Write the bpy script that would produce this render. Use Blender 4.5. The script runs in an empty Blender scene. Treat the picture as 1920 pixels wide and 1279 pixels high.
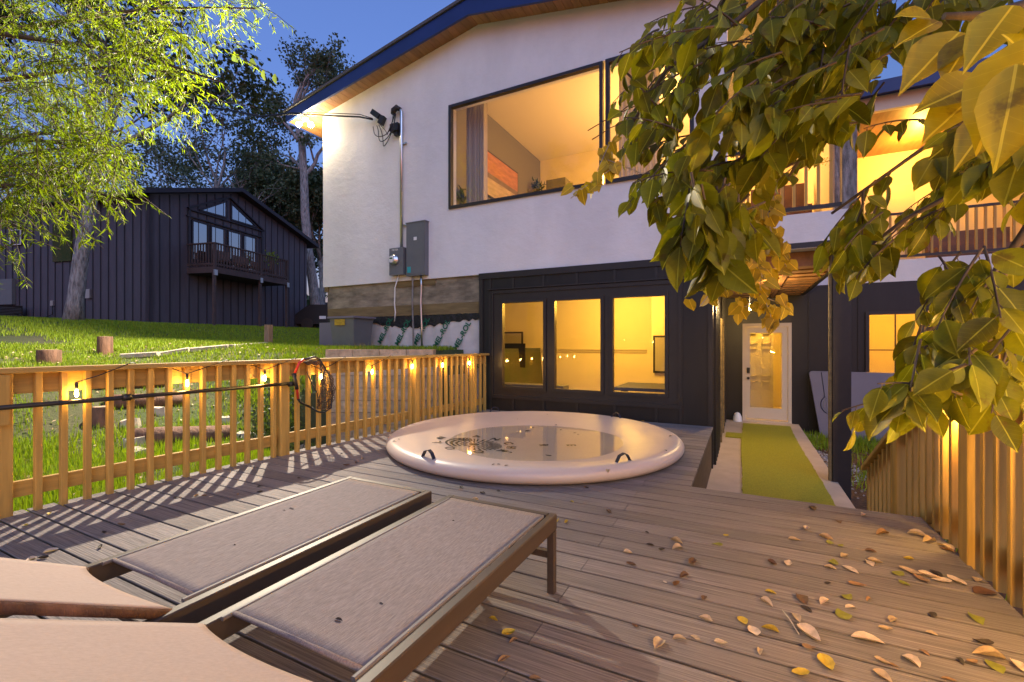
import bpy, math, random
import numpy as np
from mathutils import Vector, Matrix
random.seed(7); rng = np.random.default_rng(7)
S = bpy.context.scene; COL = S.collection
# ---------------------------------------------------------------- camera model (metres; deck top z=0, Y runs into the house)
FP = 850.; CX = 960.; YH = 645.; HC = 1.12; YAW = math.atan(435/850)
FW = Vector((-math.sin(YAW), math.cos(YAW), 0)); RT = Vector((math.cos(YAW), math.sin(YAW), 0)); CAM = Vector((0, 0, HC))
def ray(x, y): return FW + RT*((x-CX)/FP) + Vector((0, 0, (YH-y)/FP))
def atz(x, y, z=0.): d = ray(x, y); return CAM + d*((z-HC)/d.z)
def atY(x, y, Y): d = ray(x, y); return CAM + d*(Y/d.y)
def atX(x, y, X): d = ray(x, y); return CAM + d*(X/d.x)
def atD(x, y, D): return CAM + ray(x, y)*D
YF = 6.735; YR = 11.3
# ---------------------------------------------------------------- materials
def mat(name, col, rough=.6, metal=0., var=0., vscale=(4, 4, 4), bump=0., bscale=None, island=0., trans=0., spec=.5, emit=0., ecol=None, col2=None, dirt=0., veins=False):
    m = bpy.data.materials.new(name); m.use_nodes = True; N = m.node_tree.nodes; L = m.node_tree.links
    b = N['Principled BSDF']; b.inputs['Roughness'].default_value = rough; b.inputs['Metallic'].default_value = metal
    b.inputs['Specular IOR Level'].default_value = spec
    c = tuple(col)+(1,); b.inputs['Base Color'].default_value = c
    out = N['Material Output']
    tc = N.new('ShaderNodeTexCoord'); src = None
    def noise(sc, detail=6, rough_=.6, dist=0.):
        mp = N.new('ShaderNodeMapping'); mp.inputs['Scale'].default_value = sc; L.new(tc.outputs['Object'], mp.inputs[0])
        n = N.new('ShaderNodeTexNoise'); n.inputs['Scale'].default_value = 1.; n.inputs['Detail'].default_value = detail; n.inputs['Roughness'].default_value = rough_; n.inputs['Distortion'].default_value = dist
        L.new(mp.outputs[0], n.inputs['Vector']); return n
    cur = None
    if var > 0:
        n = noise(vscale)
        rmp = N.new('ShaderNodeMapRange'); rmp.inputs[1].default_value = .3; rmp.inputs[2].default_value = .7; L.new(n.outputs[0], rmp.inputs[0])
        mx = N.new('ShaderNodeMix'); mx.data_type = 'RGBA'
        c2 = tuple(col2)+(1,) if col2 else tuple(x*(1-var) for x in col)+(1,)
        c1 = c if col2 else tuple(min(1, x*(1+var*.6)) for x in col)+(1,)
        mx.inputs[6].default_value = c2; mx.inputs[7].default_value = c1; L.new(rmp.outputs[0], mx.inputs[0]); cur = mx.outputs[2]
    if island > 0:
        g = N.new('ShaderNodeNewGeometry'); hs = N.new('ShaderNodeHueSaturation')
        mr = N.new('ShaderNodeMapRange'); mr.inputs[3].default_value = 1-island; mr.inputs[4].default_value = 1+island; L.new(g.outputs['Random Per Island'], mr.inputs[0]); L.new(mr.outputs[0], hs.inputs['Value'])
        m2 = N.new('ShaderNodeMapRange'); m2.inputs[3].default_value = .5-island*.04; m2.inputs[4].default_value = .5+island*.04
        mm = N.new('ShaderNodeMath'); mm.operation = 'FRACT'; m3 = N.new('ShaderNodeMath'); m3.operation = 'MULTIPLY'; m3.inputs[1].default_value = 7.31; L.new(g.outputs['Random Per Island'], m3.inputs[0]); L.new(m3.outputs[0], mm.inputs[0]); L.new(mm.outputs[0], m2.inputs[0]); L.new(m2.outputs[0], hs.inputs['Hue'])
        if cur: L.new(cur, hs.inputs['Color'])
        else: hs.inputs['Color'].default_value = c
        cur = hs.outputs[0]
    if veins:
        at = N.new('ShaderNodeAttribute'); at.attribute_name = 'leafuv'; sp = N.new('ShaderNodeSeparateXYZ'); L.new(at.outputs['Vector'], sp.inputs[0])
        def M_(op, a, b_=None):
            q = N.new('ShaderNodeMath'); q.operation = op
            for i_, v_ in enumerate((a, b_)):
                if v_ is None: continue
                if isinstance(v_, (int, float)): q.inputs[i_].default_value = v_
                else: L.new(v_, q.inputs[i_])
            return q.outputs[0]
        av = M_('ABSOLUTE', sp.outputs[1]); rib = M_('LESS_THAN', av, .045)
        ph = M_('FRACT', M_('MULTIPLY', M_('SUBTRACT', sp.outputs[0], M_('MULTIPLY', av, .22)), 8.)); side = M_('LESS_THAN', ph, .07)
        vv = M_('MAXIMUM', rib, M_('MULTIPLY', side, .16))
        mx = N.new('ShaderNodeMix'); mx.data_type = 'RGBA'; mx.inputs[7].default_value = tuple(min(1, x*2.2+.03) for x in col)+(1,); L.new(M_('MULTIPLY', vv, .7), mx.inputs[0])
        if cur: L.new(cur, mx.inputs[6])
        else: mx.inputs[6].default_value = c
        cur = mx.outputs[2]
        n = noise((26, 26, 26), 4, .6); sp2 = N.new('ShaderNodeMapRange'); sp2.inputs[1].default_value = .60; sp2.inputs[2].default_value = .68; sp2.inputs[4].default_value = .6; L.new(n.outputs[0], sp2.inputs[0])
        mx = N.new('ShaderNodeMix'); mx.data_type = 'RGBA'; mx.inputs[7].default_value = (.10, .055, .012, 1); L.new(sp2.outputs[0], mx.inputs[0]); L.new(cur, mx.inputs[6]); cur = mx.outputs[2]
    if dirt > 0:
        n = noise((1.3, 1.3, 1.3), 8, .7, .4); r = N.new('ShaderNodeMapRange'); r.inputs[1].default_value = .48; r.inputs[2].default_value = .72; r.inputs[4].default_value = dirt; L.new(n.outputs[0], r.inputs[0])
        mx = N.new('ShaderNodeMix'); mx.data_type = 'RGBA'; mx.inputs[7].default_value = (.12, .09, .06, 1); L.new(r.outputs[0], mx.inputs[0])
        if cur: L.new(cur, mx.inputs[6])
        else: mx.inputs[6].default_value = c
        cur = mx.outputs[2]
    if cur: L.new(cur, b.inputs['Base Color'])
    if bump > 0:
        n = noise(bscale or vscale, 8, .65); bp = N.new('ShaderNodeBump'); bp.inputs['Strength'].default_value = 1.; bp.inputs['Distance'].default_value = bump; L.new(n.outputs[0], bp.inputs['Height']); L.new(bp.outputs[0], b.inputs['Normal'])
    if trans > 0:
        t = N.new('ShaderNodeBsdfTranslucent'); t.inputs[0].default_value = c
        if cur:
            g2 = N.new('ShaderNodeMix'); g2.data_type = 'RGBA'; g2.blend_type = 'MULTIPLY'; g2.inputs[0].default_value = 1; g2.inputs[7].default_value = (1.5, 1.5, .7, 1); L.new(cur, g2.inputs[6]); L.new(g2.outputs[2], t.inputs[0])
        mxs = N.new('ShaderNodeMixShader'); mxs.inputs[0].default_value = trans; L.new(b.outputs[0], mxs.inputs[1]); L.new(t.outputs[0], mxs.inputs[2]); L.new(mxs.outputs[0], out.inputs[0])
    if emit > 0:
        b.inputs['Emission Color'].default_value = tuple(ecol or col)+(1,); b.inputs['Emission Strength'].default_value = emit
    return m
def glassmat(name, tint=(.93, .95, .95), ior=1.5, gl=1.):
    m = bpy.data.materials.new(name); m.use_nodes = True; N = m.node_tree.nodes; L = m.node_tree.links; N.remove(N['Principled BSDF'])
    t = N.new('ShaderNodeBsdfTransparent'); t.inputs[0].default_value = tint+(1,); g = N.new('ShaderNodeBsdfGlossy'); g.inputs[1].default_value = .01; g.inputs[0].default_value = (gl, gl, gl, 1)
    f = N.new('ShaderNodeFresnel'); f.inputs[0].default_value = ior; x = N.new('ShaderNodeMixShader'); gm = N.new('ShaderNodeNewGeometry'); sb = N.new('ShaderNodeMath'); sb.operation = 'SUBTRACT'; sb.inputs[0].default_value = 1; L.new(gm.outputs['Backfacing'], sb.inputs[1]); ml = N.new('ShaderNodeMath'); ml.operation = 'MULTIPLY'; L.new(f.outputs[0], ml.inputs[0]); L.new(sb.outputs[0], ml.inputs[1]); L.new(ml.outputs[0], x.inputs[0]); L.new(t.outputs[0], x.inputs[1]); L.new(g.outputs[0], x.inputs[2]); L.new(x.outputs[0], N['Material Output'].inputs[0]); return m
def emis(name, col, s):
    m = bpy.data.materials.new(name); m.use_nodes = True; N = m.node_tree.nodes; N.remove(N['Principled BSDF']); e = N.new('ShaderNodeEmission'); e.inputs[0].default_value = tuple(col)+(1,); e.inputs[1].default_value = s; m.node_tree.links.new(e.outputs[0], N['Material Output'].inputs[0]); return m
M = {}
M['deck'] = mat('composite_decking', (.225, .194, .182), .66, spec=.22, var=.62, vscale=(2.2, 150, 60), bump=.005, bscale=(5, 170, 60), island=.18, dirt=.15)
M['deckdark'] = mat('deck_frame_wood', (.10, .065, .035), .8, var=.3, vscale=(3, 3, 20))
M['pine'] = mat('treated_pine_upright', (.52, .315, .065), .65, var=.30, vscale=(22, 22, 1.6), bump=.0012, bscale=(60, 60, 3), island=.13)
M['pineh'] = mat('treated_pine_rail', (.49, .30, .065), .65, var=.30, vscale=(22, 1.6, 22), bump=.0012, bscale=(60, 3, 60), island=.1)
M['stucco'] = mat('painted_stucco', (.74, .74, .74), .75, dirt=.07, var=.10, vscale=(1.2, 1.2, .5), bump=.016, bscale=(2.6, 2.6, 3.4))
M['siding'] = mat('black_board_siding', (.015, .013, .012), .42, var=.25, vscale=(6, 6, 1.2), bump=.0015, bscale=(18, 18, 3))
M['trim'] = mat('dark_bronze_trim', (.028, .024, .022), .35, var=.15, vscale=(8, 8, 8))
M['fascia'] = mat('navy_fascia_paint', (.014, .034, .15), .45, var=.15, vscale=(2, 2, 2))
M['shingle'] = mat('grey_shingles', (.10, .10, .11), .9, var=.4, vscale=(30, 30, 30), bump=.004, bscale=(40, 12, 12))
M['soffit'] = mat('stained_soffit_boards', (.32, .155, .06), .5, var=.35, vscale=(9, 1.5, 9), bump=.001, bscale=(40, 4, 4), island=.16)
M['concrete'] = mat('rough_concrete', (.36, .33, .29), .85, var=.35, vscale=(5, 5, 5), bump=.006, bscale=(14, 14, 14), dirt=.4)
M['beam'] = mat('stained_bare_foundation', (.27, .23, .16), .85, var=.6, vscale=(3, 3, 9), bump=.008, bscale=(6, 6, 20), dirt=.4)
M['board'] = mat('weathered_plywood_strip', (.20, .145, .06), .8, var=.4, vscale=(2, 2, 16), bump=.002)
M['tar'] = mat('black_tar_mastic', (.012, .012, .012), .5, var=.3, bump=.02, bscale=(14, 14, 18))
M['membrane'] = mat('pale_membrane_sheet', (.60, .59, .57), .42, var=.12, vscale=(2, 2, 5), bump=.018, bscale=(3, 3, 1.3), dirt=.25)
M['green_ink'] = mat('green_print_ink', (.01, .12, .06), .6)
M['black_ink'] = mat('black_print_ink', (.02, .018, .018), .6)
M['block'] = mat('tan_split_face_block', (.60, .42, .26), .9, var=.35, vscale=(9, 9, 9), bump=.02, bscale=(16, 16, 16), island=.12)
M['grey_metal'] = mat('grey_enclosure_paint', (.14, .15, .16), .4, metal=.1, var=.1)
M['steel'] = mat('galvanised_steel', (.55, .57, .6), .3, metal=1., var=.1, vscale=(20, 20, 3))
M['black'] = mat('black_rubber', (.012, .012, .013), .5)
M['white'] = mat('white_plastic', (.75, .75, .73), .4)
M['teal'] = mat('teal_sticker', (.02, .35, .38), .5)
M['bronze'] = mat('bronze_aluminium_frame', (.062, .042, .03), .5, metal=.1, var=.15, vscale=(30, 3, 30))
M['channel'] = mat('dull_aluminium_channel', (.16, .14, .13), .55, spec=.3)
M['sling'] = mat('woven_sling_fabric', (.275, .22, .20), .8, spec=.25, var=.34, vscale=(260, 30, 260), bump=.002, bscale=(340, 340, 50), dirt=.12)
M['slingback'] = mat('woven_sling_back', (.37, .275, .235), .8, var=.12, vscale=(160, 12, 160), bump=.0008, bscale=(300, 300, 50), dirt=.08)
M['tub'] = mat('cream_vinyl', (.62, .51, .43), .38, var=.06, vscale=(2, 2, 2), bump=.003, bscale=(3, 3, 3), dirt=.10)
M['strap'] = mat('navy_webbing', (.01, .015, .035), .6)
M['red'] = mat('red_grip', (.55, .03, .015), .35)
M['netm'] = mat('brown_net_mesh', (.075, .05, .035), .6)
M['bark'] = mat('grey_bark', (.34, .32, .31), .9, var=.75, vscale=(16, 16, 3.5), bump=.09, bscale=(16, 16, 3.5))
M['barkdark'] = mat('brown_bark', (.10, .065, .04), .85, var=.4, vscale=(14, 14, 3), bump=.004, bscale=(50, 50, 12))
M['log'] = mat('brown_painted_log', (.17, .085, .05), .8, var=.6, vscale=(14, 14, 3), bump=.025, bscale=(18, 18, 4))
M['logend'] = mat('cut_log_end', (.36, .24, .15), .85, var=.4, vscale=(30, 30, 4))
M['stone'] = mat('pale_limestone', (.47, .41, .33), .85, var=.3, vscale=(8, 8, 8), bump=.01)
M['leafA'] = mat('glossy_broad_leaf', (.165, .162, .005), .42, island=.42, var=.25, vscale=(18, 18, 18), trans=.38, spec=.22, veins=True)
M['leafY'] = mat('yellowed_broad_leaf', (.30, .225, .008), .42, island=.25, var=.25, vscale=(14, 14, 14), trans=.35, spec=.2, veins=True)
M['leafV'] = mat('yellow_vine_leaf', (.42, .30, .015), .5, island=.22, trans=.35, veins=True)
M['leafN'] = mat('narrow_bright_leaf', (.135, .19, .008), .55, island=.42, trans=.42, spec=.12)
M['leafD'] = mat('dark_crown_leaf', (.10, .14, .075), .6, island=.35, trans=.2)
M['leafO'] = mat('oak_crown_leaf', (.06, .085, .03), .6, island=.35, trans=.25)
M['grass'] = mat('lawn_grass_blade', (.22, .31, .010), .55, island=.35, trans=.35)
M['grass2'] = mat('dry_grass_blade', (.26, .22, .07), .6, island=.3, trans=.3)
M['lawn'] = mat('lawn_soil', (.035, .06, .010), .95, var=.6, vscale=(1.1, 1.1, 1.1), col2=(.085, .075, .035), bump=.03, bscale=(20, 20, 20))
M['turf'] = mat('artificial_turf', (.30, .29, .008), .8, var=.35, vscale=(90, 90, 90), bump=.006, bscale=(160, 160, 160))
M['path'] = mat('swept_concrete_path', (.46, .37, .29), .8, var=.12, vscale=(4, 4, 4), bump=.002, bscale=(60, 60, 60), dirt=.15)
M['gravel'] = mat('gravel_stone', (.30, .29, .30), .8, island=.4)
M['mulch'] = mat('wood_mulch', (.10, .055, .03), .95, var=.5, vscale=(20, 20, 20), bump=.03, bscale=(30, 30, 30))
M['cover'] = mat('grey_blue_spa_cover', (.17, .16, .20), .42, var=.07, vscale=(2, 2, 2), bump=.001, bscale=(90, 90, 90))
M['nsiding'] = mat('neighbour_black_siding', (.078, .070, .088), .5, var=.2, vscale=(5, 5, 1))
M['ntrim'] = mat('neighbour_trim', (.022, .020, .028), .5)
M['nwood'] = mat('neighbour_balcony_wood', (.07, .048, .045), .7, var=.25)
M['wallwarm'] = mat('warm_white_interior_paint', (.72, .62, .46), .8, var=.03)
M['walldark'] = mat('charcoal_interior_paint', (.16, .15, .13), .8)
M['ceil'] = mat('ceiling_paint', (.75, .70, .60), .8)
M['floorw'] = mat('interior_floor', (.22, .15, .09), .5, var=.3, vscale=(2, 20, 2))
M['doorw'] = mat('white_door_paint', (.58, .50, .38), .45)
M['curtain'] = mat('grey_curtain_cloth', (.42, .38, .34), .9, trans=.25)
M['blue'] = mat('navy_felt', (.04, .045, .09), .7)
M['brownw'] = mat('brown_furniture', (.14, .07, .035), .5, var=.3)
M['glass'] = glassmat('window_glass', ior=1.55)
M['nglass'] = glassmat('neighbour_window_glass', tint=(.25, .27, .3), ior=9.)
M['bulb'] = emis('lit_filament_bulb', (1., .62, .2), 30)
M['flood'] = emis('lit_flood_bulb', (1., .80, .45), 90)
M['soilred'] = mat('red_soil', (.16, .09, .05), .95, var=.4)
for k, c in dict(tan=(.50, .36, .22), pale=(.62, .48, .36), yellow=(.52, .36, .03), green=(.22, .22, .02), brown=(.13, .06, .03), orange=(.30, .165, .075), dark=(.045, .03, .02)).items():
    M['lf_'+k] = mat('fallen_leaf_'+k, c, .6, var=.35, vscale=(30, 30, 30), trans=.12)
# the tub's puddle
pm = bpy.data.materials.new('puddle_water'); pm.use_nodes = True; _N = pm.node_tree.nodes; _L = pm.node_tree.links; _N.remove(_N['Principled BSDF'])
_t = _N.new('ShaderNodeBsdfTransparent'); _t.inputs[0].default_value = (.9, .92, .9, 1); _g = _N.new('ShaderNodeBsdfGlossy'); _g.inputs[1].default_value = .015
_f = _N.new('ShaderNodeFresnel'); _f.inputs[0].default_value = 1.33; _x = _N.new('ShaderNodeMixShader'); _gm = _N.new('ShaderNodeNewGeometry'); _sb = _N.new('ShaderNodeMath'); _sb.operation = 'SUBTRACT'; _sb.inputs[0].default_value = 1; _L.new(_gm.outputs['Backfacing'], _sb.inputs[1]); _ml = _N.new('ShaderNodeMath'); _ml.operation = 'MULTIPLY'; _L.new(_f.outputs[0], _ml.inputs[0]); _L.new(_sb.outputs[0], _ml.inputs[1]); _L.new(_ml.outputs[0], _x.inputs[0]); _L.new(_t.outputs[0], _x.inputs[1]); _L.new(_g.outputs[0], _x.inputs[2]); _L.new(_x.outputs[0], _N['Material Output'].inputs[0]); M['water'] = pm
_n = _N.new('ShaderNodeTexNoise'); _n.inputs['Scale'].default_value = 3; _b = _N.new('ShaderNodeBump'); _b.inputs['Distance'].default_value = .0006; _L.new(_n.outputs[0], _b.inputs['Height']); _L.new(_b.outputs[0], _g.inputs['Normal'])
# ---------------------------------------------------------------- object helpers
def wloc(o):
    v = Vector((0, 0, 0))
    while o: v = v + o.location; o = o.parent
    return v
def tag(o, label=None, cat=None, group=None, kind=None):
    if label: o['label'] = label
    if cat: o['category'] = cat
    if group: o['group'] = group
    if kind: o['kind'] = kind
    return o
def empty(name, loc, label, cat, group=None):
    o = bpy.data.objects.new(name, None); o.location = loc; o.empty_display_size = .1; COL.objects.link(o); return tag(o, label, cat, group)
class MB:
    def __init__(s): s.v = []; s.f = []; s.sm = []
    def add(s, vs, fs, smooth=False):
        n = len(s.v); s.v += [tuple(v) for v in vs]; s.f += [tuple(i+n for i in f) for f in fs]; s.sm += [smooth]*len(fs); return s
    def box(s, a, b):
        x0, x1 = sorted((a[0], b[0])); y0, y1 = sorted((a[1], b[1])); z0, z1 = sorted((a[2], b[2]))
        return s.add([(x0, y0, z0), (x1, y0, z0), (x1, y1, z0), (x0, y1, z0), (x0, y0, z1), (x1, y0, z1), (x1, y1, z1), (x0, y1, z1)], [(0, 3, 2, 1), (4, 5, 6, 7), (0, 1, 5, 4), (1, 2, 6, 5), (2, 3, 7, 6), (3, 0, 4, 7)])
    def beam(s, p, q, w, h, up=(0, 0, 1), bev=0.):
        p = Vector(p); q = Vector(q); d = (q-p).normalized(); u = Vector(up); r = d.cross(u)
        if r.length < 1e-4: r = d.cross(Vector((1, 0, 0)))
        r.normalize(); u = r.cross(d).normalized()
        if bev <= 0: pr = [(-w/2, -h/2), (w/2, -h/2), (w/2, h/2), (-w/2, h/2)]
        else: c = bev; pr = [(-w/2+c, -h/2), (w/2-c, -h/2), (w/2, -h/2+c), (w/2, h/2-c), (w/2-c, h/2), (-w/2+c, h/2), (-w/2, h/2-c), (-w/2, -h/2+c)]
        n = len(pr); vs = [p+r*a+u*b for a, b in pr]+[q+r*a+u*b for a, b in pr]
        return s.add(vs, [tuple(range(n-1, -1, -1)), tuple(range(n, 2*n))]+[(i, (i+1) % n, n+(i+1) % n, n+i) for i in range(n)])
    def tube(s, pts, r, n=8, cap=True):
        pts = [Vector(p) for p in pts]; m = len(pts); rs = r if isinstance(r, (list, tuple)) else [r]*m; vs = []
        prev = None
        for i, p in enumerate(pts):
            t = (pts[min(i+1, m-1)]-pts[max(i-1, 0)]).normalized()
            if prev is None: a = t.cross(Vector((0, 0, 1))); a = a if a.length > .05 else t.cross(Vector((1, 0, 0)))
            else: a = prev-t*prev.dot(t)
            a.normalize(); prev = a; b = t.cross(a)
            vs += [p+(a*math.cos(2*math.pi*k/n)+b*math.sin(2*math.pi*k/n))*rs[i] for k in range(n)]
        fs = [(i*n+k, i*n+(k+1) % n, (i+1)*n+(k+1) % n, (i+1)*n+k) for i in range(m-1) for k in range(n)]
        s.add(vs, fs, True)
        if cap: b0 = len(s.v)-m*n; s.f += [tuple(b0+k for k in range(n-1, -1, -1)), tuple(b0+(m-1)*n+k for k in range(n))]; s.sm += [False, False]
        return s
    def lathe(s, c, prof, n=24, smooth=True):
        c = Vector(c); vs = []; 
        for r, z in prof: vs += [c+Vector((r*math.cos(2*math.pi*k/n), r*math.sin(2*math.pi*k/n), z)) for k in range(n)]
        m = len(prof); return s.add(vs, [(i*n+k, i*n+(k+1) % n, (i+1)*n+(k+1) % n, (i+1)*n+k) for i in range(m-1) for k in range(n)], smooth)
    def poly_prism(s, pts, ext):
        n = len(pts); e = Vector(ext); pts = [Vector(p) for p in pts]
        return s.add(pts+[p+e for p in pts], [tuple(range(n)), tuple(range(2*n-1, n-1, -1))]+[(i, n+i, n+(i+1) % n, (i+1) % n) for i in range(n)])
    def build(s, name, m, parent=None, fixn=True, **kw):
        me = bpy.data.meshes.new(name); off = wloc(parent) if parent else Vector((0, 0, 0))
        if kw.get('loc') is not None: off = off + Vector(kw['loc']) if parent else Vector(kw['loc'])
        me.from_pydata([(v[0]-off[0], v[1]-off[1], v[2]-off[2]) for v in s.v], [], s.f)
        me.polygons.foreach_set('use_smooth', s.sm); me.materials.append(m)
        if fixn:
            import bmesh
            bm = bmesh.new(); bm.from_mesh(me); bmesh.ops.recalc_face_normals(bm, faces=bm.faces); bm.to_mesh(me); bm.free()
        o = bpy.data.objects.new(name, me); COL.objects.link(o)
        if parent: o.parent = parent
        if kw.get('loc') is not None and not parent: o.location = kw['loc']
        return o
def cluster(name, m, base, dirs, nrm, ln, wd, templ, faces, parent=None, smooth=True):
    """many leaves as one mesh; templ = (u,v,w): along, across, off the leaf plane (in lengths / half-widths)"""
    base = np.asarray(base, float); d = np.asarray(dirs, float); d /= np.linalg.norm(d, axis=1, keepdims=True)+1e-9
    n = np.asarray(nrm, float); n -= d*(n*d).sum(1, keepdims=True); n /= np.linalg.norm(n, axis=1, keepdims=True)+1e-9; r = np.cross(d, n)
    T = np.array(templ, float); k = len(T); ln = np.asarray(ln).reshape(-1, 1, 1)*np.ones((len(base), 1, 1)); wd = np.asarray(wd).reshape(-1, 1, 1)*np.ones((len(base), 1, 1))
    V = base[:, None, :]+d[:, None, :]*T[None, :, 0, None]*ln+r[:, None, :]*T[None, :, 1, None]*wd+n[:, None, :]*T[None, :, 2, None]*ln
    V = V.reshape(-1, 3); 
    if parent: V = V-np.array(wloc(parent))
    F = []; 
    me = bpy.data.meshes.new(name); me.vertices.add(len(V)); me.vertices.foreach_set('co', V.ravel())
    fl = np.concatenate([np.array(f) for f in faces]); sz = np.array([len(f) for f in faces]); N = len(base)
    idx = (fl[None, :]+(np.arange(N)*k)[:, None]).ravel(); starts = np.concatenate([[0], np.cumsum(sz)[:-1]]); tot = sz.sum()
    me.loops.add(len(idx)); me.loops.foreach_set('vertex_index', idx); me.polygons.add(N*len(faces))
    me.polygons.foreach_set('loop_start', (starts[None, :]+(np.arange(N)*tot)[:, None]).ravel()); me.polygons.foreach_set('loop_total', np.tile(sz, N)); me.polygons.foreach_set('use_smooth', np.full(N*len(faces), smooth))
    at = me.attributes.new('leafuv', 'FLOAT_VECTOR', 'POINT'); at.data.foreach_set('vector', np.tile(T.ravel(), N).astype(np.float32))
    me.materials.append(m); me.update(calc_edges=True); me.validate()
    o = bpy.data.objects.new(name, me); COL.objects.link(o)
    if parent: o.parent = parent
    return o
_rows = [(.05, .26, .03, 0), (.16, .62, .05, -.01), (.32, .92, .07, -.025), (.50, 1., .06, -.05), (.67, .80, .03, -.09), (.82, .56, -.02, -.11), (.93, .26, -.07, -.14)]
BROAD = [(0, 0, 0)]+[q for u, w_, e_, m_ in _rows for q in ((u, -w_, e_), (u, 0, m_), (u, w_, e_))]+[(1.04, 0, -.19)]
BROADF = [(0, 2, 1), (0, 3, 2)]+[f for k in range(6) for f in ((1+3*k, 2+3*k, 5+3*k, 4+3*k), (2+3*k, 3+3*k, 6+3*k, 5+3*k))]+[(19, 20, 22), (20, 21, 22)]
NARR = [(0, 0, 0), (.35, -1, .03), (.4, 0, -.02), (.35, 1, .03), (1, 0, -.12)]; NARRF = [(0, 2, 1), (0, 3, 2), (1, 2, 4), (2, 3, 4)]
DIAM = [(0, 0, 0), (.5, -1, .08), (1, 0, 0), (.5, 1, .08)]; DIAMF = [(0, 1, 2, 3)]
BLADE = [(0, -1, 0), (0, 1, 0), (.6, .7, .1), (.6, -.7, .1), (1, 0, .35)]; BLADEF = [(0, 1, 2, 3), (3, 2, 4)]
def text(s, size, m, loc, rot, name, parent=None, ext=.001, off=0., align='CENTER'):
    c = bpy.data.curves.new(name, 'FONT'); c.body = s; c.size = size; c.extrude = ext; c.offset = off; c.align_x = align; c.align_y = 'CENTER'
    t = bpy.data.objects.new(name, c); COL.objects.link(t); bpy.context.view_layer.update()
    me = bpy.data.meshes.new_from_object(t.evaluated_get(bpy.context.evaluated_depsgraph_get())); bpy.data.objects.remove(t); me.materials.append(m)
    mt = Matrix.Translation(Vector(loc)-(wloc(parent) if parent else Vector((0, 0, 0)))) @ rot.to_4x4(); me.transform(mt)
    o = bpy.data.objects.new(name, me); COL.objects.link(o)
    if parent: o.parent = parent
    return o
# ---------------------------------------------------------------- terrain
SW = Vector((-6.05, 5.22)); SE = Vector((-4.40, 6.07))      # block retaining wall
def sst(a, b, x): t = min(1, max(0, (x-a)/(b-a))); return t*t*(3-2*t)
PR = [(-99, -.78), (-.1, -.6), (.0, -.30), (2.6, -.24), (3.2, -.10), (3.9, .22), (4.6, .50), (5.4, .74), (7, .90), (10, 1.25), (12, 1.50), (14, 1.78), (17, 1.95), (30, 2.2), (90, 2.6)]
def zg(x, y):
    s = -4.3-x
    lo = PR[0][1]
    for (a, za), (b, zb) in zip(PR[:-1], PR[1:]):
        if a <= s <= b: lo = za+(zb-za)*(s-a)/(b-a); break
    if s > 90: lo = 2.6
    if s < .0: 
        lo = -.78
        if x > 3: lo = -.78-.0*x
        if y > 14: lo = -.78+sst(14, 30, y)*2.2
        return lo
    if s < 2.2 and y > 3.4: lo = lo-sst(3.4, 4.6, y)*.4*(1-sst(1.4, 2.2, s))
    hi = 1.02+.03*(s-3.5 if s > 3.5 else 0)
    if s > 9: hi = max(hi, lo)
    if x < SW.x: k = sst(4.1, 5.6, y)
    else:
        yl = SW.y+(SE.y-SW.y)*(x-SW.x)/(SE.x-SW.x); k = 1. if y > yl+.22 else 0.
    return lo+(max(hi, lo)-lo)*k
def ground(name, xs, ys, m, kind='structure'):
    V = [(x, y, zg(x, y)) for y in ys for x in xs]; nx = len(xs); F = [(j*nx+i, j*nx+i+1, (j+1)*nx+i+1, (j+1)*nx+i) for j in range(len(ys)-1) for i in range(nx-1)]
    b = MB(); b.add(V, F, True); return tag(b.build(name, m, fixn=False), kind=kind)
xs = [-150, -100, -70, -50, -40, -34]+list(np.arange(-30, -12, .6))+list(np.arange(-12, -4.0, .14))+[-4.0, -3.5, -2, 0, 1, 2, 4, 8, 15, 30, 60, 110]
ys = [-60, -30, -15, -8, -4, -2]+list(np.arange(-1, 7.4, .14))+list(np.arange(7.4, 16, .5))+[17, 19, 22, 26, 30, 36, 45, 60, 90, 150]
tag(ground('ground', xs, ys, M['lawn']), kind='structure')
# ---------------------------------------------------------------- deck
fx = lambda y: -4.275+(y-1.0)*(.375/5.4)       # line of the left railing
dk = MB(); W = .1405; pitch = .152; k0 = 3.67
yb = k0+pitch*21
row = 0
joint_r = random.Random(3)
y = k0-pitch*34
while y < 6.60:
    y1 = y+W
    if y1 > YF-.02: y1 = YF-.02
    xr = 1.02 if y1 < 3.86 else -.37
    xl = fx((y+y1)/2)-.085+joint_r.uniform(-.004, .004)
    js = [-.72] if row % 2 == 0 else [-2.6+joint_r.uniform(-.02, .02)]
    xs_ = [xl]+[j for j in js if j < xr-.1]+[xr]
    for a, b in zip(xs_[:-1], xs_[1:]):
        dz = joint_r.uniform(-.0008, .0008); c = .0025
        pr = [(y+.014, -.028), (y1-.014, -.028), (y1-.014, -.007), (y1, -.0055), (y1, -c), (y1-c, dz), (y+c, dz), (y, -c), (y, -.0055), (y+.014, -.007)]
        vs = [(a+.0015, p, q) for p, q in pr]+[(b-.0015, p, q) for p, q in pr]
        dk.add(vs, [tuple(range(10)), tuple(range(19, 9, -1))]+[(i, 10+i, 10+(i+1) % 10, (i+1) % 10) for i in range(10)])
    y += pitch; row += 1
deck = tag(dk.build('deck', M['deck']), kind='structure')
sk = MB(); sk.box((-.425, 3.9, -.80), (-.392, 6.70, -.032)); sk.box((-.42, 3.80, -.8), (1.0, 3.84, -.032)); sk.box((.97, -2, -.8), (1.0, 3.79, -.032))
for yy in np.arange(-1.2, 6.6, .4): sk.box((fx(yy)-.03 if True else 0, yy-.02, -.20), (-.46, yy+.02, -.032))
sk.box((-4.3, -1.4, -.215), (-.43, 3.6, -.205))
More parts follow.
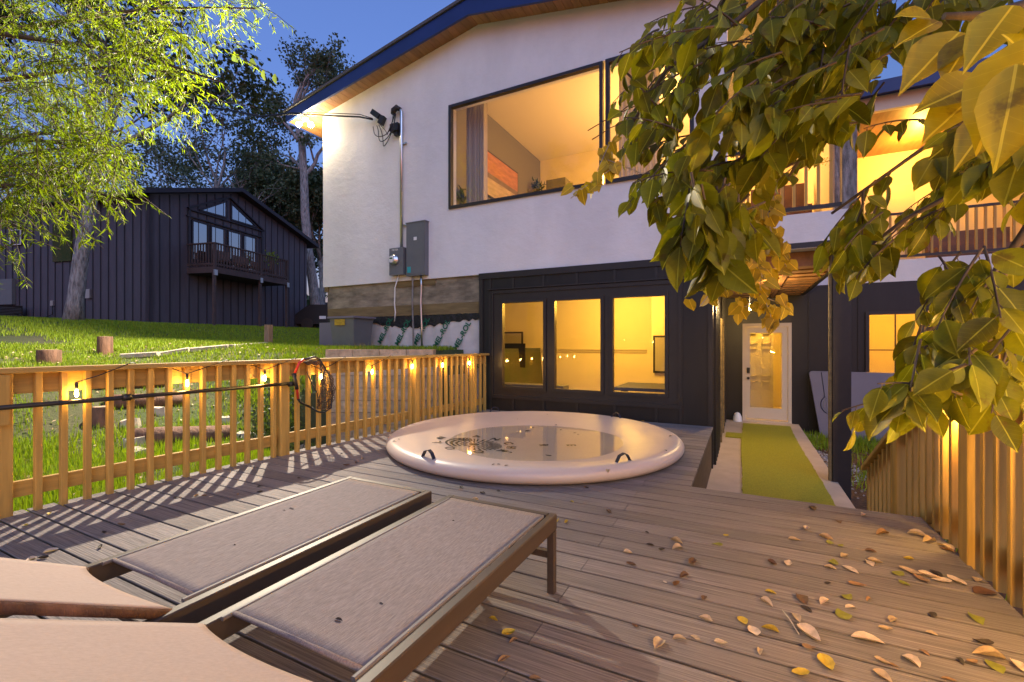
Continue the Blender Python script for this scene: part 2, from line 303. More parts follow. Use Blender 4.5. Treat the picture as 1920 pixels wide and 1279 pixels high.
tag(sk.build('deck_frame', M['deckdark']), kind='structure')
# ---------------------------------------------------------------- main house
house = empty('house', (-3, 8, -.6), 'white stucco two storey house with black lower siding, wide gable roof and lit windows', 'house')
def P(mb, name, m, par=house, **k): return mb.build(name, m, par, **k)
XW = -7.95; ZB = 2.32
# stucco facade: polygon with window opening, roof follows two slopes
RX, RZ = -4.11, 6.67
def roofz(x): return RZ-(RX-x)*.170 if x < RX else RZ-(x-RX)*.176
def rz(x): return 6.02+(x-XW)*((RZ-6.02)/(RX-XW)) if x < RX else RZ-(x-RX)*.176
wL, wR, wB, wT = -4.71, -.62, 3.535, 5.40
st = MB(); T = .22
def slab(pts): st.poly_prism([(x, YF, z) for x, z in pts], (0, T, 0))
slab([(XW, ZB), (wL, ZB), (wL, rz(wL)), (XW, rz(XW))])
slab([(wL, ZB), (wR, ZB), (wR, wB), (wL, wB)])
slab([(wL, wT), (wR, wT), (wR, rz(wR)), (RX, RZ), (wL, rz(wL))])
slab([(wR, ZB), (1.25, ZB), (1.25, 2.76), (wR, 2.76)]); slab([(wR, 2.76), (-.20, 2.76), (-.20, rz(-.2)), (wR, rz(wR))])
st.box((XW, YF+T, ZB), (XW+.2, YR+.2, 6.0))
st.box((1.03, YF+T, ZB), (1.25, YR-.02, 2.76))
st.box((1.25, YR, 2.34), (9, YR+.2, 2.76))
P(st, 'wall', M['stucco'])
# foundation strips below the stucco
f = MB(); f.box((XW+.08, YF+.05, 1.86), (-4.07, YF+.22, ZB-.001)); o = P(f, 'foundation_beam', M['beam'])
f = MB(); f.box((XW+.02, YF+.02, ZB-.10), (XW+.12, YF+.2, ZB-.001)); f.box((-6.02, YF+.03, ZB-.11), (-5.05, YF+.045, ZB)); f.box((XW+.10, YF+.035, 1.66), (-4.07, YF+.22, 1.858)); P(f, 'wood_strip', M['board'])
f = MB(); n = 60; top = []; bot = []
for i in range(n+1):
    x = XW+.1+(3.78)*i/n; top.append((x, YF+.03+random.uniform(0, .012), 1.66+random.uniform(-.012, .008))); bot.append((x, YF+.03+random.uniform(0, .012), 1.50+.06*math.sin(i*.13)+random.uniform(-.03, .02)))
for i in range(n): f.poly_prism([top[i], top[i+1], bot[i+1], bot[i]], (0, .1, 0))
P(f, 'mastic_band', M['tar'])
f = MB(); n = 120; m_ = 14; V = []
for j in range(m_+1):
    for i in range(n+1):
        x = XW+.1+3.80*i/n; z = -.8+(2.40)*j/m_; V.append((x, YF+.055+.010*math.sin(x*5+z*2)+.004*math.sin(x*23+z*5)+.004*random.random(), z))
f.add(V, [(j*(n+1)+i, j*(n+1)+i+1, (j+1)*(n+1)+i+1, (j+1)*(n+1)+i) for j in range(m_) for i in range(n)], True); mem = P(f, 'membrane', M['membrane'], fixn=False)
def mel(s, px, py, ang, sz, mm='green_ink'):
    p = atY(px, py, YF+.018); r = Matrix.Rotation(ang, 3, 'Y') @ Matrix.Rotation(math.radians(90), 3, 'X')
    text(s, sz, M[mm], p, r, 'printed_lettering', mem, .0015, .004)
A_ = -math.radians(58)
for s, px, py, sz in [('MEL-ROL', 866, 630, .145), ('MEL-ROL', 828, 626, .145), ('MEL-ROL', 790, 621, .145), ('MEL-ROL', 755, 623, .145), ('MEL-ROL', 722, 620, .145), ('MEL-ROL', 620, 628, .15), ('MEL-ROL', 893, 690, .15), ('MEL-ROL', 852, 720, .15), ('MEL-ROL', 872, 770, .15)]: mel(s, px, py, A_, sz)
# lower black board siding with window opening
sd = MB(); XL, XR = -4.055, -.385; y0 = YF-.006
o1 = (-3.77, -.84, .26, 1.97)
sd.box((XL, y0, -.8), (o1[0], YF+.14, ZB)); sd.box((o1[1], y0, -.8), (XR, YF+.14, ZB)); sd.box((o1[0], y0, -.8), (o1[1], YF+.14, o1[2])); sd.box((o1[0], y0, o1[3]), (o1[1], YF+.14, ZB))
P(sd, 'siding', M['siding'])
sb = MB()
for x in [-4.03, -3.86, -3.42, -2.87, -2.31, -1.72, -1.12, -.79, -.41]:
    for a, b in ((-.0, o1[2]), (o1[3], ZB-.09)):
        if x < o1[0] or x > o1[1]: a, b = 0, ZB-.09
        sb.box((x-.02, y0-.016, a+.002), (x+.02, y0, b-.002))
        if x < o1[0] or x > o1[1]: break
P(sb, 'batten', M['trim'])
tb = MB(); tb.box((XL-.02, y0-.03, ZB-.088), (XR+.03, y0+.02, ZB+.012)); tb.box((XL-.012, y0-.024, .0), (XL+.055, y0+.02, ZB-.09)); tb.box((XR-.05, y0-.024, -.8), (XR+.012, y0+.02, ZB-.09)); P(tb, 'corner_trim', M['trim'])
# triple window
def window(name, x0, x1, z0, z1, Y, par, fw=.05, label=None, mt='trim', depth=.07, lites=()):
    fr = MB(); 
    fr.box((x0-fw, Y-.018, z0-fw), (x1+fw, Y+depth, z0)); fr.box((x0-fw, Y-.018, z1), (x1+fw, Y+depth, z1+fw)); fr.box((x0-fw, Y-.018, z0), (x0, Y+depth, z1)); fr.box((x1, Y-.018, z0), (x1+fw, Y+depth, z1))
    ob = fr.build(name, M[mt], par); g = MB(); g.box((x0, Y+.02, z0), (x1, Y+.028, z1)); pg = g.build('pane', M['glass'], ob)
    for kind, v in lites:
        l = MB()
        if kind == 'h': l.box((x0, Y+.004, v-.011), (x1, Y+.019, v+.011))
        else: l.box((v-.011, Y+.003, z0), (v+.011, Y+.018, z1))
        l.build('glazing_bar', M[mt], ob)
    return ob
for i, (a, b) in enumerate([(-3.61, -2.87), (-2.67, -1.93), (-1.74, -1.0)]): window('window', a, b, .41, 1.805, YF-.02, house)
cs = MB()
a, b, c, d = o1; cs.box((a-.02, y0-.028, d+.0), (b+.02, y0+.03, d+.055)); cs.box((a-.02, y0-.028, c-.055), (b+.02, y0+.03, c)); cs.box((a-.055, y0-.028, c-.055), (a-.02, y0+.03, d+.055)); cs.box((b+.02, y0-.028, c-.055), (b+.055, y0+.03, d+.055))
cs.box((a-.02, y0-.004, 1.857), (b+.02, y0+.06, d)); cs.box((a-.02, y0-.004, c), (b+.02, y0+.06, .358))
for p, q in ((a-.02, -3.662), (-2.818, -2.722), (-1.878, -1.792), (-.948, b+.02)): cs.box((p, y0-.004, .358), (q, y0+.06, 1.857))
P(cs, 'window_casing', M['trim'])
dc = MB(); dc.box((-3.9, y0-.05, 2.035), (-.72, y0-.002, 2.055)); P(dc, 'drip_cap', M['trim'])
# upper picture window
window('picture_window', wL+.05, -1.95, wB+.05, wT-.06, YF-.015, house, .05)
window('picture_window', -1.80, wR-.05, wB+.05, wT-.06, YF-.018, house, .055)
# roof
rf = MB(); YO = 6.40; YE = YR+3
def rp(x, off=0): return rz(x)+off
for (xa, xb) in ((-8.63, RX), (RX, 1.35)):
    if xb > 0: pts = [(xa, rz(xa)+.03), (xb, rz(xb)+.03), (xb, rz(xb)+.30), (xa, rz(xa)+.30)]
    else: pts = [(xa, 5.87+.03), (xb, RZ+.03), (xb, RZ+.30), (xa, 6.10)]
    rf.poly_prism([(x, YO+.045, z) for x, z in pts], (0, YE-YO, 0))
rb = P(rf, 'roof', M['shingle'])
fa = MB()
fa.poly_prism([(-8.66, YO, 5.85), (RX, YO, RZ-.05), (RX, YO, RZ+.22), (-8.66, YO, 6.05)], (0, .042, 0)); fa.poly_prism([(RX, YO, RZ-.05), (1.35, YO, rz(1.35)-.05), (1.35, YO, rz(1.35)+.22), (RX, YO, RZ+.22)], (0, .042, 0))
fa.box((-8.69, YO, 5.83), (-8.655, YE, 6.06)); fa.build('fascia', M['fascia'], rb)
dr = MB(); dr.poly_prism([(-8.74, YO-.03, 6.055), (RX, YO-.03, RZ+.225), (RX, YO-.03, RZ+.28), (-8.74, YO-.03, 6.10)], (0, .09, 0)); dr.poly_prism([(RX, YO-.03, RZ+.225), (1.35, YO-.03, rz(1.35)+.225), (1.35, YO-.03, rz(1.35)+.28), (RX, YO-.03, RZ+.28)], (0, .09, 0)); dr.build('shingle_edge', M['shingle'], rb)
so = MB(); x = -8.64
def sz(x): return 5.865+(x+8.64)*((RZ-5.865)/(RX+8.64)) if x < RX else rz(x)
while x < 1.2:
    x1 = min(x+.135, 1.3)
    if x < RX < x1: x1 = RX
    yb_ = YF-.002 if x >= XW-.14 else YE
    so.poly_prism([(x+.004, YO+.045, sz(x)-.012), (x1-.002, YO+.045, sz(x1)-.012), (x1-.002, YO+.045, sz(x1)+.02), (x+.004, YO+.045, sz(x)+.02)], (0, yb_-YO-.045, 0)); x = x1
so.build('soffit', M['soffit'], rb)
ch = MB(); ch.box((-4.4, YO+.25, 6.98), (-3.7, YO+1.2, 7.35)); ch.build('roof_vent', M['fascia'], rb)
# interiors (walls belong to the house)
def room(x0, x1, y0, y1, z0, z1, wm='wallwarm', left=None, name='interior_wall'):
    r = MB(); t = .02
    r.box((x0, y1, z0), (x1, y1+t, z1)); r.box((x1, y0, z0), (x1+t, y1, z1))
    if not left: r.box((x0-t, y0, z0), (x0, y1, z1))
    P(r, name, M[wm])
    if left: l = MB(); l.box((x0-t, y0, z0), (x0, y1, z1)); P(l, name, M[left])
    c = MB(); c.box((x0-t, y0, z1+.001), (x1+t, y1+t, z1+.02)); P(c, 'ceiling', M['ceil']); fl = MB(); fl.box((x0-t, y0, z0-.02), (x1+t, y1+t, z0-.001)); P(fl, 'floor', M['floorw'])
room(-5.9, -.46, YF+.24, 10.2, -.05, 2.25)
room(-4.90, 1.0, YF+.23, YR-.05, 2.45, 6.06, left='walldark')
rr = MB(); rr.box((-4.6, 10.17, .93), (-1.9, 10.195, .96)); rr.box((-4.6, 10.165, .98), (-1.9, 10.195, 1.0)); P(rr, 'chair_rail', M['doorw'])
# rear wing: dark wall, door, windows, porch
XP = 1.12
rw = MB(); dX0, dX1 = -.02, .90
rw.box((-.37, YR, -.8), (dX0, YR+.15, 2.338)); rw.box((dX0, YR, 1.55), (dX1, YR+.15, 2.338)); rw.box((dX0, YR, -.8), (dX1, YR+.15, -.56)); rw.box((dX1, YR, -.8), (2.16, YR+.15, 2.338))
rw.box((2.16, YR, 1.76), (5.3, YR+.15, 2.338)); rw.box((2.16, YR, -.8), (5.3, YR+.15, .15)); rw.box((5.3, YR, -.8), (9, YR+.15, 2.338))
for x in np.arange(1.2, 2.1, .42): rw.box((x, YR-.015, -.6), (x+.04, YR, 2.3))
for x in np.arange(5.5, 9, .42): rw.box((x, YR-.015, -.6), (x+.04, YR, 2.3))
P(rw, 'siding', M['siding'])
window('window', 2.22, 3.05, .22, 1.70, YR-.02, house, .06, lites=[('h', 1.0), ('v', 2.63)]); window('window', 3.22, 4.02, .22, 1.70, YR-.02, house, .06, lites=[('h', 1.0), ('v', 3.62)]); window('window', 4.2, 5.0, .22, 1.70, YR-.02, house, .06, lites=[('h', 1.0)])
dr_ = empty('door', (0, 0, 0), None, None); dr_.parent = house; dr_.location = Vector((.44, YR, -.53))-house.location
bpy.context.view_layer.update()
def Dm(mb, n, m): return mb.build(n, m, dr_)
gx0, gx1, gz0, gz1 = .12, .72, -.27, 1.36
d_ = MB(); d_.box((.04, YR-.035, -.52), (gx0, YR+.01, 1.49)); d_.box((gx1, YR-.035, -.52), (.83, YR+.01, 1.49)); d_.box((gx0, YR-.035, -.52), (gx1, YR+.01, gz0)); d_.box((gx0, YR-.035, gz1), (gx1, YR+.01, 1.49)); Dm(d_, 'door_leaf', M['doorw'])
d_ = MB(); d_.box((-.03, YR-.05, -.54), (.035, YR+.02, 1.56)); d_.box((.835, YR-.05, -.54), (.90, YR+.02, 1.56)); d_.box((-.03, YR-.052, 1.495), (.90, YR+.02, 1.57)); d_.box((-.03, YR-.07, -.60), (.90, YR+.0, -.54)); Dm(d_, 'door_frame', M['doorw'])
d_ = MB(); d_.box((gx0, YR-.02, gz0), (gx1, YR-.012, gz1)); Dm(d_, 'pane', M['glass'])
d_ = MB(); d_.tube([(.085, YR-.036, .37), (.085, YR-.085, .37)], .028, 12); Dm(d_, 'knob', M['black']); d_ = MB(); d_.box((.055, YR-.06, .48), (.115, YR-.036, .60)); Dm(d_, 'keypad_lock', M['black'])
# hall behind the door with a six-panel door
hl = MB(); hl.box((-.35, YR+2.6, -.56), (1.15, YR+2.62, 2.2)); hl.box((-.37, YR+.16, -.56), (-.35, YR+2.6, 2.2)); hl.box((1.15, YR+.16, -.56), (1.17, YR+2.6, 2.2)); hl.box((-.37, YR+.16, -.58), (1.17, YR+2.6, -.561)); hl.box((-.37, YR+.16, 2.2), (1.17, YR+2.6, 2.22)); P(hl, 'interior_wall', M['wallwarm'])
id_ = MB(); id_.box((.03, YR+.75, -.55), (.60, YR+.79, 1.55)); o = P(id_, 'interior_door', M['doorw']); ip = MB()
for (a, b) in ((.10, .27), (.36, .54)):
    for (c, d) in ((-.42, .25), (.36, 1.02), (1.12, 1.38)):
        for q in ((a, c, a+.02, d), (b-.02, c, b, d), (a, c, b, c+.02), (a, d-.02, b, d)): ip.box((q[0], YR+.722, q[1]), (q[2], YR+.75, q[3]))
ip.build('panel_moulding', M['doorw'], o)
room(1.3, 5.2, YR+.16, YR+3.2, -.1, 2.2)
# wing wall facing the porch
wv = MB(); wv.box((-.42, YF+.16, -.8), (-.385, YR, ZB)); P(wv, 'siding', M['siding'])
wv = MB()
for yy in list(np.arange(YF+.2, 8.3, .24))+[9.9, 10.3, 10.8]: wv.box((-.385, yy, -.7), (-.345, yy+.055, 2.28))
P(wv, 'batten', M['siding'])
wv = MB(); wv.box((-.385, 8.55, -.58), (-.335, 8.64, 1.56)); wv.box((-.385, 9.5, -.58), (-.335, 9.6, 1.56)); wv.box((-.385, 8.64, 1.47), (-.335, 9.5, 1.56)); wv.box((-.385, 8.64, -.58), (-.36, 9.5, 1.47)); P(wv, 'side_door', M['board'])
wv = MB(); wv.box((-.42, YF+.05, -.55), (-.33, 9.4, -.02)); 
for yy in (7.3, 8.1): wv.beam((-.33, yy, -.7), (-.33, yy+.3, .1), .03, .1)
# porch: joists, beam, ceiling, post
pc = MB(); pc.box((-.37, YF-.004, 2.325), (XP+.1, YF+.16, 2.395)); pc.box((XP-.06, YF+.16, 2.13), (XP+.0, YR-.1, 2.335)); P(pc, 'porch_beam', M['trim'])
pj = MB()
for yy in np.arange(YF+.30, YR-.1, .40): pj.box((-.37, yy, 2.14), (XP-.07, yy+.24, 2.33))
P(pj, 'joist', M['soffit'])
pj = MB(); pj.box((-.37, YF+.17, 2.335), (XP+.1, YR-.1, 2.36)); P(pj, 'porch_ceiling', M['siding'])
pj = MB(); pj.box((.50, YF+.2, 2.10), (.56, YR-.12, 2.138)); P(pj, 'cross_brace', M['soffit'])
po = MB(); po.beam((1.06, YF+.10, -.8), (1.06, YF+.10, 2.325), .19, .19, (0, 1, 0), .006); P(po, 'post', M['trim']); po = MB(); po.box((.935, YF+.02, -.7), (.962, YF+.1, 2.1)); P(po, 'post_edge_board', M['board'])
# balcony over the porch + rear balcony (open lit loggia)
def railing(x0, x1, Y, z0, z1, step, par, m1='trim', m2='pine', bw=.035):
    r = MB(); r.box((x0, Y-.03, z1-.04), (x1, Y+.03, z1)); r.box((x0, Y-.02, z0+.04), (x1, Y+.02, z0+.09)); r.build('balcony_rail', M[m1], par)
    k = 0; x = x0+.05
    while x < x1-.03:
        b = MB(); b.box((x, Y-.017, z0+.09), (x+bw, Y+.017, z1-.04)); b.build('baluster', M[m2], par); x += step; k += 1
railing(-.15, 1.2, YF+.06, 2.77, 3.69, .13, house)
railing(1.75, 5.1, YR+.06, 2.77, 3.69, .125, house)
pp = MB(); pp.beam((1.14, YF+.09, 2.76), (1.14, YF+.09, 5.76), .15, .15, (0, 1, 0), .005); P(pp, 'post', M['bark']); pp = MB(); pp.beam((1.7, YR+.1, 2.76), (1.7, YR+.1, 5.9), .14, .14, (0, 1, 0)); P(pp, 'post', M['bark'])
lg = MB(); lg.box((1.30, YR+2.6, 2.4), (9, YR+2.7, 5.95)); lg.box((-.15, YR-.04, 2.77), (1.28, YR+.0, 5.9)); lg.box((5.6, YR+.3, 2.4), (5.7, YR+2.6, 5.95)); P(lg, 'loggia_wall', M['wallwarm'])
lg = MB(); lg.box((1.2, YR+.02, 5.72), (9, YR+2.7, 5.78)); P(lg, 'loggia_ceiling', M['soffit']); lg = MB(); lg.box((1.25, YR+.2, 2.70), (9, YR+2.7, 2.74)); P(lg, 'loggia_floor', M['floorw'])
lg = MB(); lg.box((1.4, YR-.3, 5.95), (9.5, YR-.25, 6.20)); lg.box((1.4, YR-.249, 5.99), (9.5, YR+3, 6.18)); P(lg, 'roof_edge', M['fascia']); lg = MB(); lg.box((1.45, YR-.10, 5.70), (9.4, YR+.015, 5.985)); P(lg, 'header', M['wallwarm'])
wn = MB(); wn.box((2.6, YR+2.56, 2.75), (3.6, YR+2.6, 4.9)); P(wn, 'loggia_door', M['doorw'])
# ---------------------------------------------------------------- lights
def plight(name, loc, col, e, r=.03, typ='POINT', **k):
    l = bpy.data.lights.new(name, typ); l.energy = e; l.color = col
    if typ in ('POINT', 'SPOT'): l.shadow_soft_size = r
    if typ == 'AREA': l.shape = 'RECTANGLE'; l.size = k['sx']; l.size_y = k['sy']
    o = bpy.data.objects.new(name, l); o.location = loc; COL.objects.link(o)
    if typ == 'SPOT': l.spot_size = k['size']; l.spot_blend = .5
    if 'aim' in k: o.rotation_euler = (Vector(k['aim'])-Vector(loc)).to_track_quat('-Z', 'Y').to_euler()
    return o
AMB = (1., .50, .10)
plight('lower_room_lamp', (-2.3, 8.6, 2.0), (1, .52, .06), 56, .25)
plight('upper_room_lamp', (-1.2, 9.2, 4.6), (1, .50, .12), 120, .25)
plight('hall_lamp', (.25, YR+.35, 2.12), (1, .55, .06), 30, .1)
plight('side_room_lamp', (3.2, YR+1.4, 2.0), (1, .46, .03), 45, .2)
plight('loggia_lamp', (3.4, YR+1.5, 5.4), (1, .50, .07), 65, .12)
plight('loggia_lamp', (6.6, YR+1.3, 5.4), (1, .50, .07), 70, .12)
plight('porch_fill', (.08, 8.2, 1.70), (1, .66, .26), 34, .05)  # added fill for the porch joists and path, no lamp known there
plight('balcony_lamp', (.5, 8.3, 5.0), (1, .50, .07), 18, .12)
# eave floodlight
fl = empty('eave_floodlight', (-8.22, 6.52, 5.90), 'glaring twin bulb floodlight under the left eave corner of the white house', 'floodlight')
b = MB(); b.lathe((-8.22, 6.52, 5.83), [(0, .06), (.055, .06), (.06, .03), (.06, 0), (0, 0)], 16); b.tube([(-8.22, 6.52, 5.84), (-8.27, 6.47, 5.78)], .015); b.tube([(-8.22, 6.52, 5.84), (-8.12, 6.55, 5.78)], .015); b.build('mount', M['white'], fl)
for c, d in (((-8.28, 6.46, 5.76), (-.4, -.6, -.6)), ((-8.11, 6.55, 5.76), (.5, -.3, -.6))):
    b = MB(); dv = Vector(d).normalized(); c = Vector(c); b.tube([c, c+dv*.05, c+dv*.09, c+dv*.11], [.025, .05, .055, .02], 14); b.build('bulb', M['flood'], fl)
plight('flood_beam', (-8.30, 6.34, 5.62), (1, .86, .66), 1800, .05, 'SPOT', size=math.radians(152), aim=(-9.1, 2.4, 4.3))
plight('flood_glow', (-8.10, YF-.13, 5.58), (1, .84, .56), 13, .02)
# ---------------------------------------------------------------- wall services
ms = empty('service_mast', (-5.76, YF, 2.96), 'galvanised conduit mast with black weatherhead and looping wires above the electric meter', 'conduit')
b = MB(); X = -5.76; b.tube([(X, YF-.06, 2.94), (X, YF-.06, 5.50), (X-.03, YF-.06, 5.56), (X-.10, YF-.07, 5.58)], .030, 12); b.build('pipe', M['steel'], ms)
b = MB(); b.tube([(X-.02, YF-.06, 5.55), (X-.10, YF-.08, 5.60), (X-.16, YF-.10, 5.55), (X-.17, YF-.11, 5.48)], [.035, .055, .055, .04], 12); b.build('weatherhead', M['black'], ms)
b = MB(); b.box((X-.24, YF-.12, 5.16), (X-.05, YF-.01, 5.30)); b.box((X-.16, YF-.09, 5.08), (X-.08, YF-.02, 5.16)); b.build('cable_clamp', M['black'], ms)
for zz in (4.9, 3.35): b = MB(); b.box((X-.05, YF-.035, zz), (X+.09, YF-.002, zz+.03)); b.tube([(X+.07, YF-.05, zz+.015), (X+.07, YF-.0, zz+.015)], .012); b.build('strap', M['steel'], ms)
for k in range(4):
    b = MB(); x0 = X-.16+.01*k; x1 = X-.70+.08*k; dz = -.32-.10*(k % 3); pts = []
    for i in range(17):
        t = i/16; pts.append((x0+(x1-x0)*t+.05*math.sin(t*7+k), YF-.11-.03*math.sin(t*3.1), 5.47+(dz*math.sin(math.pi*t**.8))-.02*t-.1*t))
    b.tube(pts, .008, 6); b.build('wire', M['black'], ms)
cam_ = empty('security_camera', (-6.31, YF, 5.48), 'small black box floodlight camera hanging beside the weatherhead', 'camera')
b = MB(); b.beam((-6.42, YF-.13, 5.62), (-6.26, YF-.10, 5.50), .11, .10); b.build('body', M['black'], cam_); b = MB(); b.beam((-6.24, YF-.12, 5.44), (-6.16, YF-.10, 5.40), .10, .16); b.build('lamp_head', M['black'], cam_); b = MB(); b.tube([(-6.3, YF-.1, 5.52), (-6.3, YF, 5.50)], .02); b.build('bracket', M['black'], cam_)
mt = empty('electric_meter', (-5.80, YF, 2.42), 'grey electric meter box with round glass dial below the conduit', 'meter')
b = MB(); b.box((-6.00, YF-.13, 2.42), (-5.66, YF-.002, 2.93)); b.build('box', M['grey_metal'], mt)
b = MB(); c = Vector((-5.86, YF-.13, 2.70)); b.tube([c, c+Vector((0, -.03, 0)), c+Vector((0, -.032, 0)), c+Vector((0, -.10, 0))], [.095, .095, .075, .070], 24); b.build('dial_housing', M['steel'], mt)
b = MB(); b.tube([c+Vector((0, -.1005, 0)), c+Vector((0, -.108, 0))], [.062, .055], 24); b.build('dial_face', M['white'], mt); b = MB(); b.box((c.x-.035, c.y-.112, c.z+.005), (c.x+.035, c.y-.1085, c.z+.03)); b.build('display', M['green_ink'], mt)
text('METER', .05, M['white'], (-5.86, YF-.132, 2.89), Matrix.Rotation(math.radians(90), 3, 'X'), 'lettering', mt, .0006)
bp_ = empty('breaker_panel', (-5.40, YF, 2.38), 'tall grey breaker panel with teal sticker to the right of the meter', 'electrical panel')
b = MB(); b.box((-5.60, YF-.115, 2.38), (-5.17, YF-.002, 3.36)); b.build('cabinet', M['grey_metal'], bp_); b = MB(); b.box((-5.58, YF-.122, 2.41), (-5.19, YF-.115, 3.33)); b.build('cover', M['grey_metal'], bp_)
b = MB(); b.box((-5.615, YF-.125, 3.36), (-5.155, YF-.0, 3.375)); b.build('rain_hood', M['grey_metal'], bp_); b = MB(); b.box((-5.57, YF-.125, 2.44), (-5.49, YF-.122, 2.55)); b.build('sticker', M['teal'], bp_); b = MB(); b.box((-5.42, YF-.125, 3.03), (-5.35, YF-.122, 3.09)); b.build('sticker', M['white'], bp_)
for k, (x, zb, rr_, mm, lab) in enumerate([(-5.93, 1.55, .012, 'white', 'thin pale wire dropping from the meter box down the foundation'), (-5.50, 1.0, .016, 'bark', 'brown conduit running down the foundation under the breaker panel'), (-5.30, .95, .02, 'steel', 'pale grey conduit running down to the grass under the panel edge')]):
    b = MB(); b.tube([(x+.10*(k == 0), YF-.06, 2.42-.04*(k > 0)), (x, YF-.05, 2.2), (x-.02, YF-.04, 1.9), (x+.01, YF-.05, (1.9+zb)/2), (x-.03*(k == 0), YF-.03, zb)], rr_, 8)
    o = b.build('conduit', M[mm], loc=(x, YF, zb)); tag(o, lab, 'conduit')
b = MB(); 
L0 = Vector((-6.45, YF-.10, 5.50)); pts = [L0, Vector((-6.75, YF-.14, 5.60)), Vector((-7.5, YF-.25, 5.75)), Vector((-8.3, YF-.5, 5.86))]
pa = atD(430, 207, 13); pb = atD(240, 182, 20); pc_ = atD(-100, 120, 34)
pts += [Vector((-9.2, YF-.55, 5.98)), pa, pb, pc_]; b.tube(pts, .016, 6); b.tube([p+Vector((0, 0, .05 if 0 < i < 3 else .02)) for i, p in enumerate(pts)], .008, 6)
o = b.build('power_line', M['black'], loc=tuple(L0)); tag(o, 'black overhead service cable running from the house wall into the trees', 'cable')
# ---------------------------------------------------------------- left railing
def RP(y, z, off=0.): return Vector((fx(y)+off, y, z))
rl = empty('wooden_railing', (fx(3.7), 3.7, 0), 'long yellow pine railing along the left deck edge, hung with string lights', 'railing')
b = MB(); b.beam(RP(-.2, .945, -.02), RP(6.66, .945, -.02), .14, .036, bev=.004); b.build('top_rail', M['pineh'], rl)
b = MB(); b.beam(RP(-.2, .857, -.045), RP(6.66, .857, -.045), .036, .137, bev=.003); b.build('upper_rail', M['pineh'], rl)
b = MB(); b.beam(RP(-.2, .155, -.045), RP(6.66, .155, -.045), .036, .105, bev=.003); b.build('lower_rail', M['pineh'], rl)
posts = [1.10, 3.02, 4.94, 6.28]
for p in posts: b = MB(); b.beam(RP(p, -.25, -.02), RP(p, .925, -.02), .10, .10, (0, 1, 0), .005); b.build('post', M['pine'], rl)
b = MB(); b.beam(RP(1.10, .60, .05), RP(1.10, .92, .05), .04, .045, (0, 1, 0)); b.build('hook_block', M['pine'], rl)
yy = 1.10+.17
while yy < 6.6:
    if all(abs(yy-p) > .075 for p in posts): b = MB(); b.beam(RP(yy, -.03+random.uniform(-.01, .01), .0), RP(yy, .925, .0), .045, .036, (0, 1, 0), .003); b.build('baluster', M['pine'], rl)
    yy += .1265
for yy in (-.1, .05, .2, .35, .5, .65, .8, .95): b = MB(); b.beam(RP(yy, -.03, .0), RP(yy, .925, .0), .045, .036, (0, 1, 0), .003); b.build('baluster', M['pine'], rl)
# string lights on it
sl = empty('string_lights', (fx(3.7), 3.7, .95), 'string of lit amber bulbs draped along the left pine railing', 'string lights')
bulbs = [(1.45, .765), (2.14, .785), (2.80, .785), (3.42, .76), (4.12, .775), (4.81, .81), (5.44, .805), (6.10, .81)]
b = MB(); pts = []; prev = (1.12, .97)
for (yb1, zb1), nx_ in zip(bulbs, bulbs[1:]+[(6.5, .8)]):
    pts.append(RP(yb1, zb1+.085, .04)); ym = yb1+.30; pts.append(RP(yb1+.12, zb1+.125, .045)); pts.append(RP(ym, .972, .05)); pts.append(RP(ym+.05, .975, .0)); pts.append(RP(ym+.10, .94, -.06)); pts.append(RP((ym+nx_[0])/2, .90, -.08)); pts.append(RP(nx_[0]-.08, nx_[1]+.13, .0))
b.tube(pts, .0042, 6); b.build('cord', M['black'], sl)
def bulb(p, par, e=1.1, r=.0105, gc=(1, .56, .14)):
    c = Vector(p); b = MB(); b.tube([c+Vector((0, 0, .085)), c+Vector((0, 0, .035))], .010, 10); b.build('socket', M['black'], par)
    b = MB(); b.lathe(c, [(0, -.022), (r*.6, -.018), (r, -.004), (r, .01), (r*.7, .026), (r*.5, .036)], 14); b.build('bulb', M['bulb'], par)
    plight('bulb_glow', tuple(c+Vector((.0, 0, -.0))), gc, e, .022)
for (yb1, zb1) in bulbs: bulb(RP(yb1, zb1, .045), sl, 1.3)
# ---------------------------------------------------------------- pole net
nt = empty('landing_net', (fx(3.0)+.08, 3.0, .72), 'long handled net with red and black hoop hung on the left railing', 'net')
b = MB(); b.tube([RP(-.6, .715, .065), RP(1.6, .715, .065), RP(3.06, .722, .065)], .0165, 10); b.build('pole', M['trim'], nt)
for yy in (1.02, 1.7, 3.03): b = MB(); b.tube([RP(yy, .716, .065), RP(yy+.05, .716, .065)], .026, 10); b.build('clamp', M['black'], nt)
hp = [(553, 700), (560, 680), (568, 674), (590, 669), (600, 673), (611, 690), (620, 712), (622, 740), (619, 765), (606, 774), (596, 772), (585, 764), (566, 756), (558, 748), (555, 730), (553, 715)]
H = [Vector(atX(x, y, fx(3.3)+.08)) for x, y in hp]
H = [p+Vector((.015*math.sin(i), 0, 0)) for i, p in enumerate(H)]
def seg(i0, i1, m, r): b = MB(); b.tube([H[i % len(H)] for i in range(i0, i1+1)], r, 8); b.build('hoop', M[m], nt)
seg(0, 2, 'red', .014); seg(2, 4, 'bronze', .011); seg(4, 11, 'black', .009); seg(11, 13, 'black', .012); seg(13, 15, 'red', .012); seg(15, 16, 'black', .014)
b = MB(); b.tube([H[0]+Vector((0, -.02, -.0)), H[15], H[14]], .018, 8); b.build('hub', M['black'], nt)
def netsheet(rows, name):
    b = MB(); n = len(rows[0])
    for r in rows: b.tube(r, .0034, 4, False)
    for k in range(n): b.tube([r[k] for r in rows], .0034, 4, False)
    return b.build(name, M['netm'], nt)
rows = []
